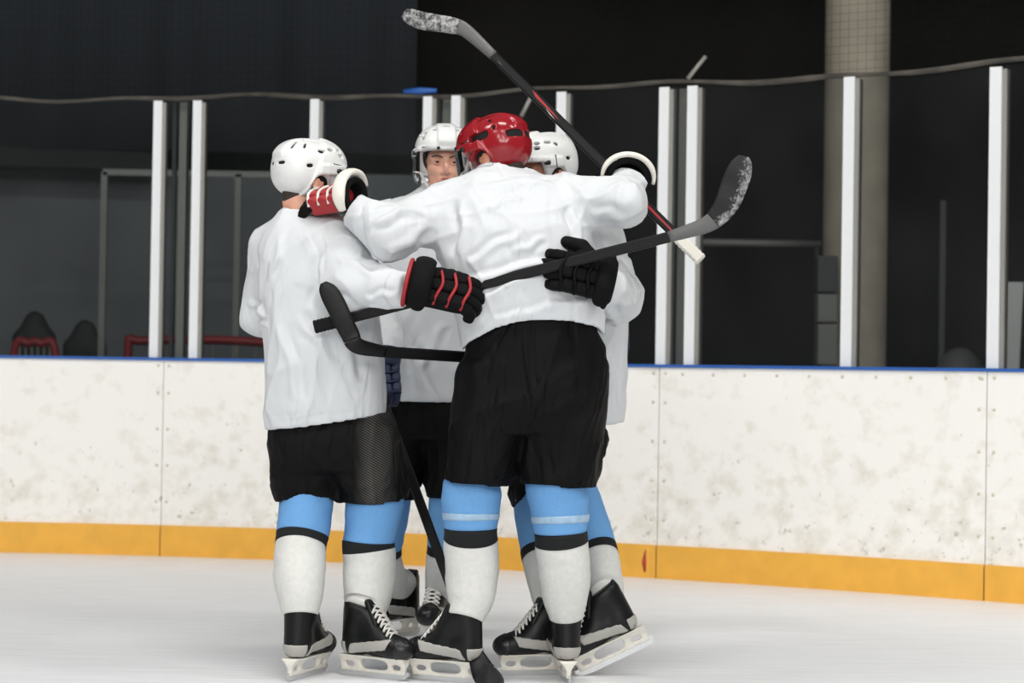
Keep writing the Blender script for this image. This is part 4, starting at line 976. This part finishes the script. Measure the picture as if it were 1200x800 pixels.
# ---------------- C: far player facing the camera
C_sh = [P3(452, 268, 8.02), P3(575, 268, 8.02)]
person(dict(base=(P3(495, 748, 8.03)[0], 8.03, 0), label='player in white helmet facing forward, face behind clear visor', seed=51, fine=.0042,
    head=P3(520, 191, 7.98), face=(277, -4, 0), helmet=MT['white_helmet'], skin=MT['skin'], pelvis=P3(498, 480, 8.05),
    torso=[(500, 428, 562, 8.05, .15), (470, 428, 562, 8.05, .15), (420, 426, 562, 8.05, .15), (360, 424, 566, 8.05, .15), (300, 424, 575, 8.05, .15), (265, 432, 590, 8.05, .14), (247, 446, 580, 8.05, .12), (237, 462, 566, 8.04, .10), (228, 482, 550, 8.03, .085), (218, 494, 540, 8.02, .075), (212, 500, 536, 8.02, .07)],
    hem=[(400, 471), (452, 470), (500, 472), (540, 472), (600, 474)],
    arms=[dict(pts=[C_sh[0], P3(440, 360, 7.95), P3(452, 418, 7.74)], rad=[.095, .085, .06]), dict(pts=[C_sh[1], P3(655, 330, 8.05), P3(716, 368, 7.84)], rad=[.095, .085, .06])],
    hips=[(455, 434, 560, 8.05, .14), (480, 434, 560, 8.05, .145), (515, 434, 561, 8.05, .14)],
    shorts=[[(480, 436, 502, 8.05, .12), (530, 434, 496, 8.05, .12), (560, 432, 491, 8.05, .12), (600, 428, 487, 8.05, .115)], [(480, 494, 561, 8.05, .12), (530, 497, 562, 8.05, .12), (560, 499, 560, 8.05, .12), (600, 500, 558, 8.05, .115)]],
    shem=[(420, 588), (495, 586), (505, 582), (565, 584)],
    legs=[dict(knee=P3(458, 600, 7.98), ankle=P3(449, 700, 8.06), sock=[(565, 461, .075, 8.03), (600, 457, .074, 8.03), (625, 453, .070, 8.03), (645, 450, .066, 8.04), (670, 449, .066, 8.05), (692, 449, .058, 8.06), (706, 449, .052, 8.06)], band=(641, 651), skate=(G0(462, 747), 230)),
          dict(knee=P3(525, 600, 7.98), ankle=P3(516, 700, 8.06), sock=[(565, 526, .078, 8.03), (600, 525, .076, 8.03), (625, 523, .072, 8.03), (645, 521, .068, 8.04), (670, 519, .068, 8.05), (692, 517, .06, 8.06), (706, 516, .054, 8.06)], band=(640, 650), skate=(G0(510, 750), 258))],
    gloves=[dict(wrist=P3(449, 430, 7.68), tip=P3(452, 470, 7.62), back=(.3, -.8, .1), hand=-1, curl=45, mats=NAVY, sc=1.1),
            dict(wrist=P3(718, 380, 7.78), tip=P3(719, 425, 7.70), back=(.4, .9, .1), hand=1, curl=14, mats=NAVY, sc=1.1)],
    folds=dict(noise=[((.1, 0, 1), 6.5, .013), ((.5, 0, 1), 10, .006)], crease=[((470, 385), (500, 460), .015, .012, 7.9, .2), ((520, 380), (490, 440), .014, .010, 7.9, .2), ((455, 236), (480, 245), .01, .008, 7.95, .2)])))

# ---------------- D: right rear player looking left
D_sh = [P3(618, 268, 7.55), P3(698, 280, 7.48)]
person(dict(base=(P3(665, 790, 7.3)[0], 7.35, 0), label='player in white helmet half hidden behind the red-helmeted player', seed=81,
    head=P3(637, 202, 7.52), face=(212, -10, 0), helmet=MT['white_helmet'], skin=MT['skin2'], pelvis=P3(660, 505, 7.54),
    torso=[(520, 604, 733, 7.55, .14), (495, 604, 732, 7.55, .14), (450, 602, 732, 7.55, .145), (395, 600, 733, 7.55, .15), (340, 600, 735, 7.55, .15), (300, 600, 732, 7.55, .145), (265, 604, 722, 7.54, .13), (245, 612, 704, 7.53, .11), (230, 620, 682, 7.53, .09), (218, 628, 664, 7.53, .075), (210, 630, 660, 7.53, .07)],
    hem=[(580, 500), (650, 500), (705, 498), (720, 497), (740, 492)],
    arms=[dict(pts=[D_sh[0], P3(622, 350, 7.68), P3(640, 402, 7.44)], rad=[.085, .078, .06]), dict(pts=[D_sh[1], P3(717, 346, 7.16), P3(713, 336, 6.95)], rad=[.09, .092, .062])],
    hips=[(480, 604, 708, 7.55, .13), (505, 602, 710, 7.55, .135), (530, 600, 706, 7.53, .13)],
    shorts=[[(505, 602, 662, 7.53, .115), (550, 600, 656, 7.5, .115), (580, 599, 652, 7.48, .11), (605, 599, 652, 7.46, .11)], [(505, 650, 711, 7.55, .115), (550, 650, 699, 7.52, .115), (580, 652, 694, 7.5, .11), (605, 652, 693, 7.5, .11)]],
    shem=[(590, 592), (620, 595), (650, 594), (696, 592)],
    legs=[dict(knee=P3(626, 605, 7.4), ankle=P3(634, 712, 7.3), sock=[(575, 626, .078, 7.46), (600, 627, .075, 7.42), (625, 630, .070, 7.38), (645, 632, .066, 7.35), (670, 634, .067, 7.32), (700, 634, .06, 7.3), (724, 632, .052, 7.28)], band=(643, 654), skate=(G0(630, 791), 196)),
          dict(hipx=.1, knee=P3(680, 598, 7.46), ankle=P3(725, 700, 7.28), sock=[(565, 668, .080, 7.48), (590, 680, .080, 7.46), (615, 690, .074, 7.43), (640, 700, .068, 7.40), (665, 709, .066, 7.36), (690, 719, .062, 7.32), (706, 726, .056, 7.28)], band=(641, 652), skate=(G0(727, 792), 183, 26))],
    gloves=[dict(wrist=P3(646, 410, 7.36), tip=P3(650, 440, 7.25), back=(.2, .9, .3), hand=-1, curl=45, mats=BLK, sc=1.1),
            dict(wrist=P3(702, 328, 6.82), tip=P3(652, 316, 6.80), back=(.0, -1, .1), hand=-1, curl=30, mats=BLK, sc=1.27, cuff_len=.025, wide=(.066, .045), thumb=.7, roll=(MT['glove_black'], .016, -.012, -.008, 1.6))],
    folds=dict(noise=[((.1, 0, 1), 6.5, .013), ((.5, 0, 1), 10, .006)], crease=[((705, 285), (735, 330), .013, .010, 7.3, .25), ((715, 370), (742, 350), .012, .010, 7.2, .25), ((700, 360), (730, 385), .012, .010, 7.2, .25), ((710, 400), (722, 480), .012, .008, 7.45, .2)])))

# ================================================================== STICKS
def flat_bar(path, hw, ht, wdir=None):
    """rectangular section swept along a path; hw across (in the plane facing the viewer), ht along depth"""
    path = np.asarray(path, float); n = len(path); T = np.gradient(path, axis=0); T /= np.linalg.norm(T, axis=1)[:, None]
    hw = np.broadcast_to(hw, (n,)); ht = np.broadcast_to(ht, (n,)); V = []
    for i in range(n):
        a = nrm(np.cross([0, 1, 0], T[i])); b = np.cross(T[i], a)
        for sx, sy in ((1, .55), (.7, 1), (-.7, 1), (-1, .55), (-1, -.55), (-.7, -1), (.7, -1), (1, -.55)): V.append(path[i]+sx*hw[i]*a+sy*ht[i]*b)
    F = [(i*8+j, i*8+(j+1) % 8, (i+1)*8+(j+1) % 8, (i+1)*8+j) for i in range(n-1) for j in range(8)]
    F += [tuple(range(8))[::-1], tuple((n-1)*8+j for j in range(8))]
    return np.array(V), F
def stick(label, butt, heel, blade, grip_mat, hosel=.10, hosel_mat='stick_grey', prints=(), snow=0, hw=.0165, grip_len=.16, blade_mat=None):
    b0 = P3(*butt); h0 = P3(*heel); d = nrm(h0-b0); L = np.linalg.norm(h0-b0)
    t = thing('hockey_stick', label, 'hockey stick', b0, 'hockey sticks of the players')
    V, F = flat_bar(np.linspace(b0+d*.01, h0-d*hosel, 8), hw, .011); sh = mesh_obj('shaft', V, F, MT['stick'], t, smooth=False)
    V, F = flat_bar(np.linspace(b0, b0+d*grip_len, 24), [hw+.0035+.0018*math.sin(i*2.1) for i in range(24)], .0145); mesh_obj('grip_tape', V, F, grip_mat, t, smooth=False)
    bl = np.array([np.append(P3(px, py, Y), w_/FPX*Y) for px, py, w_, Y in blade])
    pth = np.vstack([np.append(h0-d*(hosel+.002), hw), bl]); Q = resample(pth, 56)
    # split hosel and blade where the blade widens
    k = 12
    V, F = flat_bar(Q[:k+1, :3], np.maximum(Q[:k+1, 3], .004), np.linspace(.011, .006, k+1)); mesh_obj('hosel', V, F, MT[hosel_mat], t)
    V, F = flat_bar(Q[k:, :3], np.maximum(Q[k:, 3], .003), np.linspace(.0065, .005, 56-k)); o = mesh_obj('blade', V, F, blade_mat or MT['blade_snow'], t)
    at_ = o.data.attributes.new('snow', 'FLOAT', 'POINT'); n = len(o.data.vertices); vals = np.zeros(n, np.float32)
    for i in range(n):
        s = i//8; j = i % 8; u = s/(n/8-1)
        side = 1 if j in (0, 1, 7, 6) else -1
        vals[i] = snow(u, side) if snow else -.4
    at_.data.foreach_set('value', vals)
    for u0, u1, off, ww, mm in prints:
        c = b0+d*L*u0; e = b0+d*L*u1; a = nrm(np.cross([0, 1, 0], d)); nb = np.cross(d, a); nb = -nb if nb[1] > 0 else nb
        q = .0112; pts = [c+a*(off-ww*.2), c+a*(off+ww*.3)+d*.03, e+a*(off+ww), e+a*(off-ww*.2)-d*.03]
        V = [p+nb*q for p in pts]+[p+nb*(q+.0006) for p in pts]
        mesh_obj('printed_stripe', np.array(V), [(0, 1, 2, 3), (7, 6, 5, 4), (0, 4, 5, 1), (1, 5, 6, 2), (2, 6, 7, 3), (3, 7, 4, 0)], MT[mm], sh, smooth=False)
    return t
stick('raised hockey stick with white grip and snowy blade above the helmets', (821, 304, 7.02), (553, 40, 7.42),
      [(546, 36, 8, 7.42), (530, 30, 9.5, 7.43), (512, 27, 10, 7.44), (494, 24, 10.5, 7.45), (480, 19, 9, 7.46), (474, 17, 6, 7.47), (472, 16, 3, 7.47)], MT['grip_white'], hosel=.12, snow=lambda u, s: .25-.1*u,
      prints=[(.60, .73, 0, .009, 'stick_red'), (.61, .66, -.009, .006, 'pale_panel'), (.08, .30, 0, .009, 'stick_red'), (.85, .89, -.004, .010, 'stick_grey')], grip_len=.125)
stick('black hockey stick held level across the backs, snow on its upturned blade', (369, 383, 6.935), (806, 272, 6.70),
      [(826, 264, 9.5, 6.69), (842, 252, 12, 6.68), (853, 236, 14.5, 6.67), (860, 218, 15.5, 6.67), (866, 202, 15, 6.66), (870, 190, 11.5, 6.66), (872, 183, 6, 6.66)], MT['grip_black'], hosel=.06, snow=lambda u, s: .22 if s > 0 else -.12, hw=.0175, grip_len=.10)
stick('black hockey stick with upturned dark blade in front of the left jersey', (684, 427, 7.36), (432, 411, 6.90),
      [(419, 405, 9.5, 6.87), (410, 391, 11, 6.865), (402, 375, 11.5, 6.86), (394, 358, 12, 6.86), (387, 345, 11.5, 6.86), (382, 337, 9, 6.86), (379, 331, 4, 6.86)], MT['grip_black'], hosel=.06, hosel_mat='stick', hw=.019, blade_mat=MT['stick'])
stick('black hockey stick slanting down to the ice between the left players', (446, 462, 7.52), (560, 774, 6.93),
      [(566, 786, 14, 6.88), (572, 792, 15, 6.82), (578, 797, 14, 6.74), (583, 802, 11, 6.68), (586, 806, 5, 6.65)], MT['grip_black'], hosel=.07, hosel_mat='stick', snow=lambda u, s: -.02, hw=.0165, grip_len=.05)
